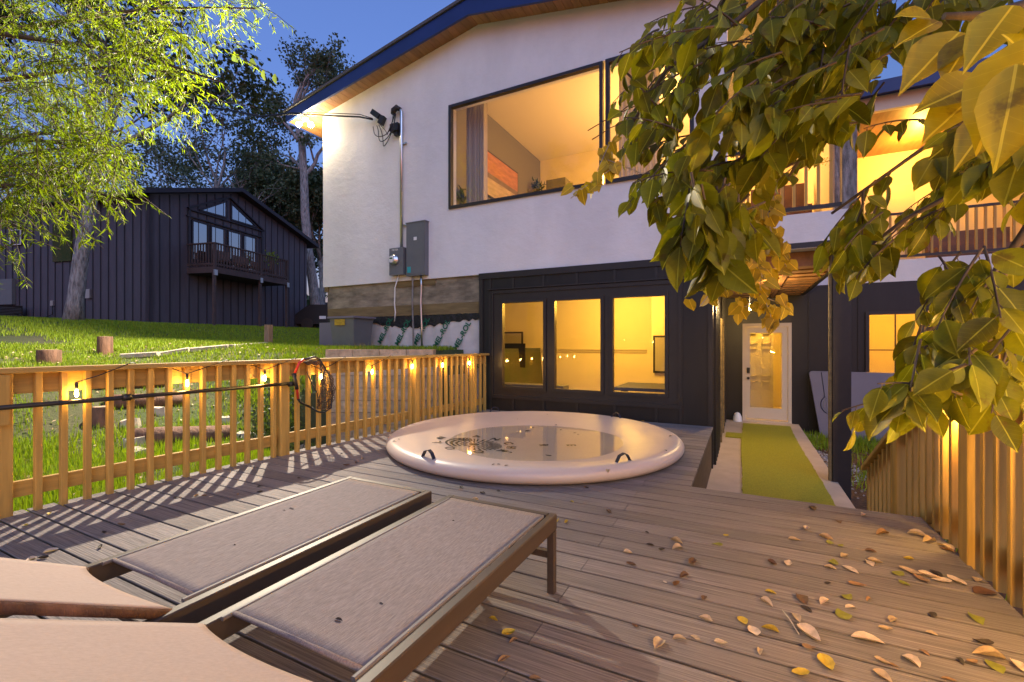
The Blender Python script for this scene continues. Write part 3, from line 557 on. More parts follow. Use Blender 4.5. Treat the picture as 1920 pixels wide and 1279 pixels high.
for i in range(19):
    t = i/18; top = atX(597+t*24, 676+t*26, fx(3.3)+.05); bot = atX(592+t*28, 768-6*abs(t-.5), fx(3.3)+.05); r = []
    for j in range(17):
        s = j/16; p = top.lerp(bot, s); p = p+Vector((.06*math.sin(s*3.14)*(1+.3*math.sin(i*2.1)), .012*math.sin(j*1.3+i), 0)); r.append(p)
    rows.append(r)
netsheet(rows, 'net_bag')
rows = []
for i in range(7):
    t = i/6; a_ = atX(568+t*6, 677+t*6, fx(3.3)+.07); c_ = atX(600-t*3, 676+t*8, fx(3.3)+.07); rows.append([a_.lerp(c_, j/12)+Vector((0, 0, -.01*math.sin(j*.9+i))) for j in range(13)])
netsheet(rows, 'net_fold')
b = MB(); b.tube([atX(575, 697, fx(3.3)+.07), atX(583, 715, fx(3.3)+.07), atX(595, 738, fx(3.3)+.07), atX(598, 760, fx(3.3)+.07)], .006, 6); b.build('strap', M['black'], nt)
# ---------------------------------------------------------------- right railing and stair rail
rr2 = empty('stair_railing', (1.06, 3.4, 0), 'yellow pine railing at the right deck edge that slopes down beside the steps', 'railing')
XR2 = 1.055
def topz(y): return .945 if y < 3.55 else .945-(y-3.55)*.545
b = MB(); b.beam((XR2+.02, -.3, .95), (XR2+.02, 3.55, .95), .14, .036, bev=.004); b.build('top_rail', M['pineh'], rr2)
b = MB(); b.beam((XR2+.02, 3.53, .957), (XR2+.02, 5.44, topz(5.44)+.005), .14, .036, bev=.004); b.build('sloped_rail', M['pineh'], rr2)
b = MB(); b.beam((XR2+.045, -.3, .862), (XR2+.045, 3.50, .862), .036, .135); b.build('upper_rail', M['pineh'], rr2); b = MB(); b.beam((XR2+.045, 3.5, .865), (XR2+.045, 5.40, topz(5.40)-.085), .036, .135); b.build('upper_rail', M['pineh'], rr2)
b = MB(); b.beam((XR2+.045, -.3, .15), (XR2+.045, 3.50, .15), .036, .10); b.build('lower_rail', M['pineh'], rr2); b = MB(); b.beam((XR2+.045, 3.5, .15), (XR2+.045, 5.40, topz(5.40)-.80), .036, .10); b.build('lower_rail', M['pineh'], rr2)
for (p, zb) in ((3.14, -.06), (.9, -.02), (4.35, -.75)): b = MB(); b.beam((XR2+.0, p, zb), (XR2+.0, p, topz(p)-.03), .10, .10, (0, 1, 0), .005); b.build('post', M['pine'], rr2)
yy = .2
while yy < 5.4:
    if abs(yy-3.14) > .08 and abs(yy-4.35) > .08: b = MB(); b.beam((XR2, yy, (-.02 if yy < 3.8 else topz(yy)-1.05)), (XR2, yy, topz(yy)-.022), .045, .036, (0, 1, 0), .003); b.build('baluster', M['pine'], rr2)
    yy += .128
sl2 = empty('string_lights', (XR2, 3, .9), 'string of amber bulbs on the right stair railing behind hanging leaves', 'string lights')
b = MB(); pts = []
rb_ = [(.35, .80), (.95, .80), (1.6, .80), (2.35, .80), (3.36, .70)]
for (a, c) in rb_: pts += [Vector((XR2-.05, a-.3, topz(a)-.0)), Vector((XR2-.05, a-.1, c+.16)), Vector((XR2-.05, a, c+.085)), Vector((XR2-.05, a+.12, c+.14))]
pts = [p for p in pts]; b.tube(pts, .0042, 6); b.build('cord', M['black'], sl2)
for (a, c) in rb_: bulb((XR2+(-.052 if a < 3 else .055), a, c), sl2, 22.0 if a < 1.2 else 9.)
sl3 = empty('string_lights', (-1, -2.2, 1.9), 'string of amber bulbs behind the viewer, mirrored as sparks in the lower windows', 'string lights')
b = MB(); pts = []
BK = [(-3.6, -1.9, 1.25), (-2.7, -2.2, 1.18), (-1.8, -2.4, 1.15), (-.9, -2.5, 1.15), (0., -2.4, 1.2), (.8, -2.0, 1.4), (1.5, -1.3, 1.5), (1.9, -.5, 1.55)]
for q_ in BK: pts += [Vector(q_)+Vector((0, 0, .085)), Vector(q_)+Vector((.4, 0, .2))]
b.tube(pts, .0042, 6); b.build('cord', M['black'], sl3)
for q_ in BK: bulb(q_, sl3, 19., .02, (1, .66, .30))
# ---------------------------------------------------------------- round inflatable spa cover
TC = Vector((-2.12, 4.66, 0)); TR = 1.60
tb_ = empty('inflatable_spa_cover', TC, 'large round cream inflatable spa cover with a rain puddle and printed logo', 'spa cover')
b = MB(); prof = [(0, .085), (.3, .088), (.6, .100), (.9, .110), (1.15, .122), (1.30, .130), (1.40, .134)]
for k in range(13):
    a = math.radians(100-k*18); prof.append((TR-.095+.095*math.cos(a), .068+.068*math.sin(a)))
prof.append((TR-.10, .002)); b.lathe((TC.x, TC.y, .004), prof, 96); shell = b.build('shell', M['tub'], tb_, fixn=False)
me = shell.data
def topsurf(r): 
    pr = prof[:7]
    for (a, za), (c, zc) in zip(pr[:-1], pr[1:]):
        if r <= c: return za+(zc-za)*(r-a)/(c-a)+.004
    return .138
# off-centre sag so that the puddle lies left of the middle
PC = Vector((-1.93, 4.33)); sag = []
vs = np.zeros(len(me.vertices)*3); me.vertices.foreach_get('co', vs); vs = vs.reshape(-1, 3)
def sagz(x, y): d = math.hypot(x-PC.x, y-PC.y); return -.055*max(0, 1-(d/1.12)**2)
for v in vs:
    r = math.hypot(v[0], v[1])
    if v[2] > .07 and r < 1.45: v[2] += sagz(v[0]+TC.x, v[1]+TC.y)*(1-sst(1.2, 1.42, r))
me.vertices.foreach_set('co', vs.ravel()); me.update()
def surf(x, y): r = math.hypot(x-TC.x, y-TC.y); return topsurf(r)+sagz(x, y)*(1-sst(1.2, 1.42, r))
b = MB(); WZ = .100
ring = [(PC.x+.95*math.cos(t)*(1+.02*math.sin(3*t)), PC.y+.95*math.sin(t)*(1+.02*math.cos(2*t)), WZ) for t in np.arange(0, 2*math.pi, .13)]
b.add(ring, [tuple(range(len(ring)))]); b.build('puddle', M['water'], tb_, fixn=False)
for k, (hx, hy) in enumerate([(-2.43, 3.16), (-.90, 3.80), (-3.22, 5.75), (-1.52, 6.02)]):
    c = Vector((hx, hy, surf(hx, hy)-.003)); t = Vector((-(hy-TC.y), hx-TC.x, 0)).normalized(); b = MB()
    P0 = [c-t*.075, c-t*.04+Vector((0, 0, .055)), c+t*.01+Vector((0, 0, .07)), c+t*.045+Vector((0, 0, .05)), c+t*.075]
    for p, q in zip(P0[:-1], P0[1:]): b.beam(p, q, .035, .006, up=t.cross(Vector((0, 0, 1))).cross(q-p))
    b.build('handle', M['strap'], tb_)
# logo: sunburst ring with arc text
LC = Vector((-2.50, 4.02))
b = MB()
def patch(r0, r1, a0, a1, n=6):
    for i in range(n):
        t0 = a0+(a1-a0)*i/n; t1 = a0+(a1-a0)*(i+1)/n; q = []
        for r, t in ((r0, t0), (r1, t0), (r1, t1), (r0, t1)): x = LC.x+r*math.cos(t); y = LC.y+r*math.sin(t); q.append((x, y, surf(x, y)+.003))
        b.add(q, [(0, 1, 2, 3)])
R_ = math.radians
patch(.0001, .055, 0, 6.283, 14)
for i in range(16): a = R_(i*22.5+5); patch(.075, .15, a, a+R_(9), 1)
for i in range(14): a = R_(-60+i*12); patch(.16, .29, a, a+R_(5), 1)
for r0, r1 in ((.17, .195), (.22, .25), (.275, .30)):
    patch(r0, r1, R_(130), R_(255), 16)
for i in range(6): a = R_(110+i*9); patch(.16+.0*i, .27, a, a+R_(4), 1)
b.build('logo', M['black_ink'], tb_, fixn=False)
for s, dg in zip('ANCHROOLW', (118, 85, 52, 20, -12, -52, -95, -138, -172)):
    a = R_(dg); rr_ = .385; x = LC.x+rr_*math.cos(a); y = LC.y+rr_*math.sin(a)
    text(s, .135, M['black_ink'], (x, y, surf(x, y)+.006), Matrix.Rotation(a-R_(90), 3, 'Z'), 'printed_letter', tb_, .0004, .004)
for s, (x, y) in zip('RE', ((-1.90, 4.45), (-1.62, 4.52))): text(s, .13, M['black_ink'], (x, y, surf(x, y)+.006), Matrix.Rotation(R_(-60), 3, 'Z'), 'printed_letter', tb_, .0004, .004)
# ---------------------------------------------------------------- sun loungers
def lounger(x0, x1, label):
    L = empty('sun_lounger', ((x0+x1)/2, 1.2, 0), label, 'sun lounger', 'pair of bronze framed sling sun loungers on the deck')
    ya, yb2 = .62, 1.92; zt = .35; yh = .74
    for x, s in ((x0, 1), (x1, -1)):
        b = MB(); xx = x+s*.0175; b.beam((xx, yh-.95, zt-.035), (xx, yb2, zt-.035), .035, .07, bev=.004); b.build('side_rail', M['bronze'], L)
        b = MB(); b.beam((xx+s*.026, yh+.02, zt+.0), (xx+s*.026, yb2-.06, zt+.0), .014, .012, bev=.003); b.build('sling_channel', M['channel'], L)
        for yl in (yb2-.0175, yh-.80):
            b = MB(); b.beam((xx, yl, 0), (xx, yl, zt-.072), .034, .034, (0, 1, 0), .003); b.build('leg', M['bronze'], L)
    for yl in (yb2-.0175,): b = MB(); b.beam((x0+.036, yl, zt-.035), (x1-.036, yl, zt-.035), .034, .07, bev=.003); b.build('end_rail', M['bronze'], L)
    for yl, z in ((yb2-.0175, .17), (yh-.80, .17)): b = MB(); b.beam((x0+.035, yl, z), (x1-.035, yl, z), .022, .03); b.build('stretcher', M['bronze'], L)
    b = MB(); b.tube([(x0+.03, yh-.06, zt-.05), (x1-.03, yh-.06, zt-.05)], .009, 10); b.build('hinge_bar', M['bronze'], L)
    # seat sling
    def sheet(pa, pb, name, m, nx=14, ny=24, sagd=.012, cave=.0, th=.004):
        b = MB(); V = []
        for j in range(ny+1):
            for i in range(nx+1):
                u = i/nx; v = j/ny; p = Vector(pa[0]).lerp(Vector(pa[1]), u).lerp(Vector(pb[0]).lerp(Vector(pb[1]), u), v)
                e = 4*u*(1-u); w = cave*e*((1-v)**3)*1.0; dirv = (Vector(pb[0])-Vector(pa[0])).normalized(); p = p+dirv*w; p.z -= sagd*e*(4*v*(1-v))**.5
                V.append(p)
        nn = len(V); F = [(j*(nx+1)+i, j*(nx+1)+i+1, (j+1)*(nx+1)+i+1, (j+1)*(nx+1)+i) for j in range(ny) for i in range(nx)]
        b.add(V, F, True); o = b.build(name, m, L, fixn=False); sd_ = o.modifiers.new('thick', 'SOLIDIFY'); sd_.thickness = th; sd_.offset = -1; return o
    sheet(((x0+.045, yh+.045, zt+.003), (x1-.045, yh+.045, zt+.003)), ((x0+.045, yb2-.045, zt+.003), (x1-.045, yb2-.045, zt+.003)), 'seat_sling', M['sling'], sagd=.006, cave=.012)
    b = MB(); b.tube([(x0+.05, yh+.052, zt), (x0+.5*(x1-x0), yh+.060, zt-.004), (x1-.05, yh+.052, zt)], .007, 8); b.build('sling_hem', M['sling'], L)
    # backrest raised towards the camera
    ang = math.radians(30); Lb = .70
    def bk(x, t, up=0): return Vector((x, yh-.045-t*math.cos(ang)+up*math.sin(ang)*0, zt-.0+t*math.sin(ang)+up))
    for x, s in ((x0+.028, 1), (x1-.028, -1)):
        b = MB(); b.tube([bk(x, -.03), bk(x, .2), bk(x, .45), bk(x, Lb)], .015, 12); b.build('back_frame', M['log'], L)
    b = MB(); b.tube([bk(x0+.028, Lb), bk(x1-.028, Lb)], .015, 12); b.build('back_frame', M['log'], L)
    sheet((bk(x0+.022, -.03, .013), bk(x1-.022, -.03, .013)), (bk(x0+.022, Lb-.01, .013), bk(x1-.022, Lb-.01, .013)), 'back_sling', M['slingback'], sagd=.012, cave=.055)
    return L
lounger(-2.045, -1.455, 'sun lounger nearer the pine railing, its grey sling seat flat and back raised')
lounger(-1.345, -.755, 'right sun lounger of the pair, nearer the open deck, its front leg in full view')
# ---------------------------------------------------------------- fallen leaves on the deck
LV = []
def zl(t): return 860+t[0]/1.811, 900+t[1]/1.811, t[2], t[3]
raw = '''55 68 tan .05;365 145 yellow .05;335 140 yellow .035;385 75 yellow .035;430 25 orange .05;510 110 brown .05;575 248 pale .045;585 287 brown .05;740 210 tan .07;742 232 tan .07;640 180 dark .03;690 238 dark .04;650 222 dark .04;795 282 brown .08;876 220 green .06;908 190 yellow .035;1140 204 tan .06;1180 168 pale .065;1200 98 brown .085;1248 198 tan .07;1262 216 green .05;1298 224 green .045;1290 143 brown .05;1375 122 pale .055;1438 184 orange .09;1310 262 tan .06;1400 243 brown .05;1065 285 brown .05;1118 284 pale .07;1272 282 green .065;1262 300 tan .05;1330 306 pale .08;1395 283 pale .07;1415 280 tan .06;1527 270 yellow .045;765 330 brown .06;740 357 brown .05;700 348 pale .02;833 405 brown .04;1060 383 yellow .045;1045 420 pale .06;1165 405 brown .08;1180 438 dark .05;1243 415 pale .07;1320 400 green .06;1332 436 pale .045;1305 460 green .075;1253 352 dark .035;1355 358 orange .07;1392 407 orange .045;1512 352 green .05;1145 468 tan .06;965 482 yellow .05;838 475 pale .05;1000 515 pale .06;1057 510 yellow .06;680 562 tan .065;750 542 tan .05;803 538 tan .035;890 557 pale .045;1023 585 tan .04;1190 530 pale .10;1190 572 orange .045;1250 630 yellow .08;1225 605 pale .02;1160 660 yellow .06;1390 545 pale .10;1450 510 tan .05;1475 480 tan .05;1607 523 tan .035;1610 460 dark .05;1760 475 green .08;1440 620 tan .045;1475 632 orange .035;1535 617 pale .06;1580 588 orange .035;1800 600 tan .09;1825 637 green .065;1745 620 orange .04;1705 618 dark .045;1905 640 pale .07;1440 670 tan .06;1665 680 orange .04;1560 190 pale .09;1600 210 tan .08;1655 232 tan .09;1490 320 green .06;1535 315 tan .09;1570 340 orange .08;1600 330 pale .08;1640 345 pale .08;1690 345 pale .09;1620 320 dark .07;1760 342 tan .05;1790 385 brown .10;170 525 yellow .055;185 548 orange .04;118 475 yellow .04;155 610 orange .05;260 675 orange .04;600 498 brown .03;1780 555 dark .06;1660 240 orange .07'''
for r in raw.split(';'):
    a = r.split(); LV.append(zl((float(a[0]), float(a[1]), a[2], float(a[3]))))
LV += [(96, 1035, 'pale', .06), (80, 1048, 'dark', .05), (58, 1050, 'pale', .045), (22, 1062, 'brown', .05), (188, 1027, 'dark', .05), (228, 985, 'orange', .055), (92, 964, 'yellow', .045), (48, 986, 'yellow', .03), (195, 999, 'dark', .04), (368, 930, 'orange', .05), (384, 930, 'orange', .04), (396, 932, 'pale', .035), (445, 928, 'orange', .035), (487, 923, 'dark', .04), (487, 912, 'dark', .05), (330, 934, 'dark', .04), (560, 897, 'dark', .04), (650, 873, 'brown', .06), (668, 868, 'brown', .05), (680, 860, 'tan', .04), (640, 880, 'dark', .04), (905, 925, 'dark', .045), (865, 915, 'dark', .05), (935, 921, 'dark', .035), (1100, 915, 'dark', .04), (640, 851, 'dark', .03)]
desc = dict(tan='dry tan curled leaf', pale='pale bleached curled leaf', yellow='yellow fallen leaf', green='olive green fallen leaf', brown='brown shrivelled leaf', orange='rusty orange dry leaf', dark='small blackened leaf scrap')
rl_ = random.Random(5)
def leafmesh(size, kind, seed):
    r = random.Random(seed); n = 7; V = []; F = []; w = size*(.26 if kind in ('dark', 'orange') else .34)*r.uniform(.7, 1.15); cu = r.uniform(.25, .75)*(1 if kind != 'green' else .3); be = r.uniform(-.15, .35); tw = r.uniform(-.9, .9)
    for i in range(n+1):
        t = i/n; ww = w*math.sin(math.pi*min(1, t**.8*.98+.02))**.8+.0006; s_ = (t-.5)*size
        for k, u in enumerate((-1, -.5, 0, .5, 1)):
            jj = 1+r.uniform(-.12, .12)*(kind != 'green'); yv = u*ww*jj*math.cos(cu*abs(u)*1.2); zv = abs(u)**1.5*ww*cu*1.3+be*size*(2*t-1)**2*.5; a = tw*(t-.5)
            V.append((s_, yv*math.cos(a)-zv*math.sin(a), yv*math.sin(a)+zv*math.cos(a)))
    for i in range(n):
        for k in range(4): F.append((i*5+k, i*5+k+1, (i+1)*5+k+1, (i+1)*5+k))
    zmin = min(v[2] for v in V); V = [(a, b, c-zmin+.0015) for a, b, c in V]; return V, F
def where(x, y):
    if x < 720 and y > 1000 and x < 400: return 'on the boards beside the left lounger and railing'
    if x < 720: return 'near the foot of the left railing'
    if y < 935: return 'on the boards around the round spa cover'
    if x > 1640 and y < 1130: return 'beside the right pine railing'
    if x < 1020: return 'on the shaded boards right of the loungers'
    if x < 1300: return 'on the middle of the deck, near side'
    if y > 1180: return 'on the near right corner of the deck'
    if x > 1500: return 'on the right part of the deck before the railing'
    return 'on the open deck boards in front of the porch post'
cnt = {}
for i, (x, y, kd, sz_) in enumerate(LV):
    p = atz(x, y, 0); V, F = leafmesh(sz_*1.05, kd, i); b = MB(); a = rl_.uniform(0, 6.28); ca, sa = math.cos(a), math.sin(a)
    b.add([(p.x+v[0]*ca-v[1]*sa, p.y+v[0]*sa+v[1]*ca, v[2]) for v in V], F, True)
    o = b.build('fallen_leaf', M['lf_'+kd], loc=(p.x, p.y, 0), fixn=False); w = where(x, y)
    tag(o, desc[kd]+' '+w, 'leaf', 'fallen '+kd+' leaves '+w)
# twig on the deck and crumbs on slings/cover
b = MB(); p = [atz(1467, 1144, .01), atz(1480, 1160, .012), atz(1498, 1189, .006)]; b.tube(p, .0025, 6); o = b.build('twig', M['stone'], loc=tuple(p[0])); tag(o, 'thin pale twig lying among leaves on the near deck', 'twig')
for i, (x, y, s_, z, w) in enumerate([(547, 953, .03, .352, 'on the left lounger seat'), (533, 956, .018, .352, 'on the left lounger seat'), (635, 1162, .03, .352, 'on the right lounger seat'), (712, 1017, .022, .352, 'on the right lounger seat'), (315, 1043, .018, .352, 'on the left lounger seat'), (440, 1020, .012, .352, 'on the left lounger seat'), (600, 1088, .014, .352, 'on the right lounger seat'), (715, 1130, .014, .352, 'on the right lounger seat'), (850, 975, .014, .352, 'on the right lounger seat'), (388, 1063, .012, .352, 'on the left lounger seat')]):
    p = atz(x, y, z); V, F = leafmesh(s_, 'dark', i+200); b = MB(); b.add([(p.x+v[0], p.y+v[1], z+v[2]-.006) for v in V], F, True); o = b.build('leaf_crumb', M['lf_dark'], loc=tuple(p), fixn=False); tag(o, 'dark leaf crumb '+w, 'leaf', 'leaf crumbs '+w)
for i, (x, y, s_) in enumerate([(1042, 797, .06), (1000, 802, .07), (990, 809, .10), (1052, 806, .05), (1078, 812, .05), (1084, 815, .04), (956, 849, .07), (1028, 855, .09), (1140, 884, .12), (925, 871, .05), (950, 873, .05), (935, 871, .04), (740, 828, .05), (748, 824, .05), (1205, 790, .07), (1258, 818, .07), (1248, 845, .05), (970, 786, .03), (1026, 777, .04)]):
    p = atz(x, y, .115); z = max(surf(p.x, p.y)+.004, WZ+.001 if math.hypot(p.x-PC.x, p.y-PC.y) < .95 else 0); p = atz(x, y, z); kd = 'tan' if s_ > .1 else 'dark'
    V, F = leafmesh(s_*.8, kd, i+300); b = MB(); a = rl_.uniform(0, 3); b.add([(p.x+v[0]*math.cos(a)-v[1]*math.sin(a), p.y+v[0]*math.sin(a)+v[1]*math.cos(a), z+v[2]*.6) for v in V], F, True); o = b.build('leaf_crumb', M['lf_'+kd], loc=tuple(p), fixn=False)
    tag(o, ('long tan leaf on the near right rim of the round cover' if kd == 'tan' else 'dark leaf bit floating on or lying beside the puddle of the round cover'), 'leaf', None if kd == 'tan' else 'leaf bits on the round spa cover')
# ---------------------------------------------------------------- yard: block wall, logs, stumps, stones
bw = MB(); cp = MB(); rz_ = random.Random(2)
def wallrun(p, q, z0, z1, off):
    d = (q-p); L_ = d.length; d = d/L_; n = Vector((d.y, -d.x))   # towards camera side
    z = z0; r = off
    while z < z1-.01:
        s = -.2*(r % 2)
        while s < L_:
            a = max(0, s)+.004; c = min(L_, s+.40)-.004
            if c > a+.03:
                o_ = rz_.uniform(0, .014); P0 = p+d*a+n*o_; P1 = p+d*c+n*o_; Q1 = p+d*c-n*.2; Q0 = p+d*a-n*.2
                bw.add([(v.x, v.y, zz) for zz in (z+.004, z+.196) for v in (P0, P1, Q1, Q0)], [(0, 3, 2, 1), (4, 5, 6, 7), (0, 1, 5, 4), (1, 2, 6, 5), (2, 3, 7, 6), (3, 0, 4, 7)])
            s += .4
        z += .2; r += 1
wallrun(SW, SE, -.80, .80, 0); wallrun(SE+Vector((.0, .205)), Vector((-4.30, YF-.02)), -.8, .6, 1)
d = (SE-SW).normalized(); n = Vector((d.y, -d.x)); s = -.03
while s < (SE-SW).length-.3:
    c = s+.44; P0 = SW+d*(s+.004)+n*.03; P1 = SW+d*(c-.004)+n*.03; Q1 = P1-n*.29; Q0 = P0-n*.29
    cp.add([(v.x, v.y, zz) for zz in (.804, 1.03) for v in (P0, P1, Q1, Q0)], [(0, 3, 2, 1), (4, 5, 6, 7), (0, 1, 5, 4), (1, 2, 6, 5), (2, 3, 7, 6), (3, 0, 4, 7)]); s = c
gw = bw.build('retaining_wall', M['block'], loc=(SW.x, SW.y, -.8)); tag(gw, 'tan split face block retaining wall behind the railing beside the house', 'wall'); cp.build('cap_course', M['block'], gw)
def gp(x, y, D):
    p = atD(x, y, D); return p
def onground(x, y):
    p0 = None
    for i in range(900):
        D = 4+.04*i; p = atD(x, y, D)
        if p.z <= zg(p.x, p.y): return p
    return p
def stump(px, ptop, D, r, lab, m='log', base=None):
    p = atD(px, ptop, D); zb = zg(p.x, p.y)-.08; b = MB(); b.lathe((p.x, p.y, zb), [(r*1.06, 0), (r, .3*(p.z-zb)), (r*.97, p.z-zb-.01), (r*.92, p.z-zb)], 20); o = b.build('tree_stump', M[m], loc=(p.x, p.y, zb)); tag(o, lab, 'post', 'short cut log posts in the lawn')
    b = MB(); b.lathe((p.x, p.y, p.z-.001), [(r*.93, 0), (r*.5, .004), (0, .002)], 20); b.build('cut_top', M['logend'], o)
stump(92, 656, 7.5, .155, 'round brown log post rising just above the rail at far left'); stump(197, 631, 9.0, .125, 'round brown log post on the lawn right of the tall tree'); stump(193, 762, 6.2, .115, 'low dark log post seen between balusters below the lawn')
p = atD(503, 609, 11); zb = zg(p.x, p.y)-.1; b = MB(); b.beam((p.x, p.y, zb), (p.x+.02, p.y, p.z), .17, .12, (0, 1, 0), .01); o = b.build('wooden_stake', M['logend'], loc=(p.x, p.y, zb)); tag(o, 'pale split wood stake standing in the lawn before the black house', 'stake')
def loggy(pa, pb, r, lab, name='landscape_log', m='log'):
    b = MB(); b.tube([pa, pa.lerp(pb, .3)+Vector((0, 0, .01)), pa.lerp(pb, .7), pb], r, 14); o = b.build(name, M[m], loc=tuple(pa)); tag(o, lab, 'log', 'logs edging the garden steps')
loggy(onground(240, 832)+Vector((0, 0, .06)), onground(438, 822)+Vector((0, 0, .06)), .135, 'lowest thick brown log step behind the balusters')
loggy(onground(200, 762)+Vector((0, 0, .05)), onground(345, 756)+Vector((0, 0, .05)), .115, 'middle brown log step under the net handle')
loggy(onground(182, 728)+Vector((0, 0, .05)), onground(305, 722)+Vector((0, 0, .05)), .105, 'upper brown log step just below the rail')
def rock(px, py, D, s, name, lab, m='stone', grp=None, seed=0):
    r = random.Random(seed); p = onground(px, py); z = p.z; b = MB(); n = 7; top = []
    a0 = r.uniform(0, 6); bt = [(p.x+s*r.uniform(.8, 1.15)*math.cos(a0+6.283*i/n), p.y+s*.8*r.uniform(.8, 1.1)*math.sin(a0+6.283*i/n), z-.08) for i in range(n)]
    tp = [(p.x+(q[0]-p.x)*.8, p.y+(q[1]-p.y)*.8, z+s*r.uniform(.5, .75)) for q in bt]
    b.add(bt+tp, [tuple(range(n-1, -1, -1)), tuple(range(n, 2*n))]+[(i, (i+1) % n, n+(i+1) % n, n+i) for i in range(n)]); o = b.build(name, M[m], loc=(p.x, p.y, z)); tag(o, lab, 'stone', grp)
for i, (px, py, D, s, l) in enumerate([(252, 838, 5.7, .18, 'pale flat stone left of the lowest log step'), (258, 858, 5.5, .16, 'pale stone in front of the lowest log step'), (243, 800, 6.1, .17, 'tan stone between the low post and the log step'), (462, 828, 6.0, .20, 'pale leaning stone at the right end of the lowest log'), (478, 838, 5.9, .12, 'small pale stone by the railing post'), (425, 790, 6.6, .13, 'grey stone on the grassy bank right of the steps'), (560, 845, 5.9, .14, 'rough stone under the bank behind the net'), (300, 775, 6.8, .14, 'stone on the step between the logs')]): rock(px, py, D, s, 'garden_stone', l, seed=i)
for i, (a, c, w) in enumerate([((232, 671), (300, 667), .16), ((304, 668), (355, 660), .13), ((360, 660), (430, 654), .10), ((434, 654), (500, 648), .08)]):
    pa = onground(*a); pb = onground(*c); b = MB(); b.beam((pa.x, pa.y, zg(pa.x, pa.y)+.03), (pb.x, pb.y, zg(pb.x, pb.y)+.03), w*1.3, .10, bev=.015); o = b.build('edging_stone', M['stone'], loc=(pa.x, pa.y, zg(pa.x, pa.y)))
    tag(o, ['largest and nearest pale edging stone sunk in the lawn', 'second pale edging stone from the left in the lawn', 'third pale edging stone from the left, thin strip in the lawn', 'farthest thin edging stone running toward the wooden stake'][i], 'stone', 'line of lawn edging stones')
# storage tote by the wall
p = Vector((-6.67, YF-.42, zg(-6.67, 6.3))); tt = empty('storage_tote', (p.x, p.y, p.z), 'dark grey plastic storage tote with pale lid against the house foundation', 'bin')
x0, x1 = -6.98, -6.36
b = MB(); zt_ = 1.60; b.add([(x0+.05, p.y-.2, .98), (x1-.05, p.y-.2, .98), (x1-.05, p.y+.2, .98), (x0+.05, p.y+.2, .98), (x0, p.y-.25, zt_), (x1, p.y-.25, zt_), (x1, p.y+.25, zt_), (x0, p.y+.25, zt_)], [(0, 3, 2, 1), (0, 1, 5, 4), (1, 2, 6, 5), (2, 3, 7, 6), (3, 0, 4, 7)]); b.build('tub', M['grey_metal'], tt)
b = MB(); b.box((x0-.04, p.y-.28, zt_), (x1+.04, p.y+.28, zt_+.035)); b.build('lid', M['cover'], tt); b = MB(); b.box((x0+.14, p.y-.262, zt_-.13), (x0+.4, p.y-.25, zt_-.02)); b.build('label', M['lf_yellow'], tt)
pn = MB(); pn.box((XW-.02+.1, YF-.16, .9), (-6.98, YF-.10, 1.56)); o = pn.build('insulation_board', M['cover'], loc=(-7.7, YF-.1, .9)); tag(o, 'pale grey green sheet leaning on the foundation at the house corner', 'board')
# ---------------------------------------------------------------- grass
def blades(name, pts, h, w, m, lean=.5, kind='stuff'):
    n = len(pts); base = np.array(pts); a = rng.uniform(0, 2*np.pi, n); le = rng.uniform(.05, lean, n)
    d = np.stack([np.cos(a)*le, np.sin(a)*le, np.ones(n)], 1); nr = np.stack([-np.cos(a), -np.sin(a), np.full(n, .3)], 1); hh = rng.uniform(.6, 1.25, n)*h; ww = rng.uniform(.7, 1.3, n)*w
    o = cluster(name, m, base, d, nr, hh, ww, BLADE, BLADEF, smooth=False); tag(o, kind=kind); return o
def scatter(x0, x1, y0, y1, n, cond=None, clump=0):
    out = []; X = rng.uniform(x0, x1, n); Y = rng.uniform(y0, y1, n)
    for x, y in zip(X, Y):
        if cond and not cond(x, y): continue
        out.append((x, y, zg(x, y)-.01))
    return out
def bare(x, y):   # worn patches and the bank below the steps
    v = math.sin(x*1.7+y*.8)+math.sin(x*.6-y*1.9+1)+.6*math.sin(x*4.1+y*3.3); return v
def c1(x, y):
    if math.sin(x*2.3+1)*math.sin(y*2.9)+.5*math.sin(x*5+y*4) > .95: return rng.random() < .12
    if y > 4.7 and x > SW.x-.15 and y < 5.2+(x+6.05)*.53: return rng.random() < .05
    s = -4.3-x
    if 2.3 < s < 4.7 and 2.4 < y < 4.6: return rng.random() < .35
    return bare(x, y) > -1.5 or rng.random() < .3
pts = scatter(-7.6, -4.42, -.5, 5.3, 46000, c1); g1 = blades('lawn_grass', pts, .13, .0055, M['grass'], 1.1)
pts = scatter(-13, -6.2, .5, 7.0, 42000, lambda x, y: c1(x, y)); g2 = blades('lawn_grass', pts, .085, .0058, M['grass'], .7)
pts = scatter(-8.2, -4.5, 5.3, 6.68, 12000, lambda x, y: zg(x, y) > .95); g3 = blades('lawn_grass', pts, .075, .005, M['grass'], .8)
pts = scatter(-23, -7.6, 4.5, 19, 80000, lambda x, y: (x < -8.1 or y < 6.6) and not (x < -12.5 and y < 4.6)); g4 = blades('lawn_grass', pts, .095, .009, M['grass'], .7)
pts = scatter(-24, -12, .0, 9, 26000, lambda x, y: bare(x, y) > -.8); g5 = blades('lawn_grass', pts, .10, .009, M['grass'], .7)
pts = scatter(-7.4, -4.4, .5, 6, 3500, lambda x, y: bare(x*1.3, y) < .4); g6 = blades('dry_grass', pts, .13, .004, M['grass2'], 1.4)
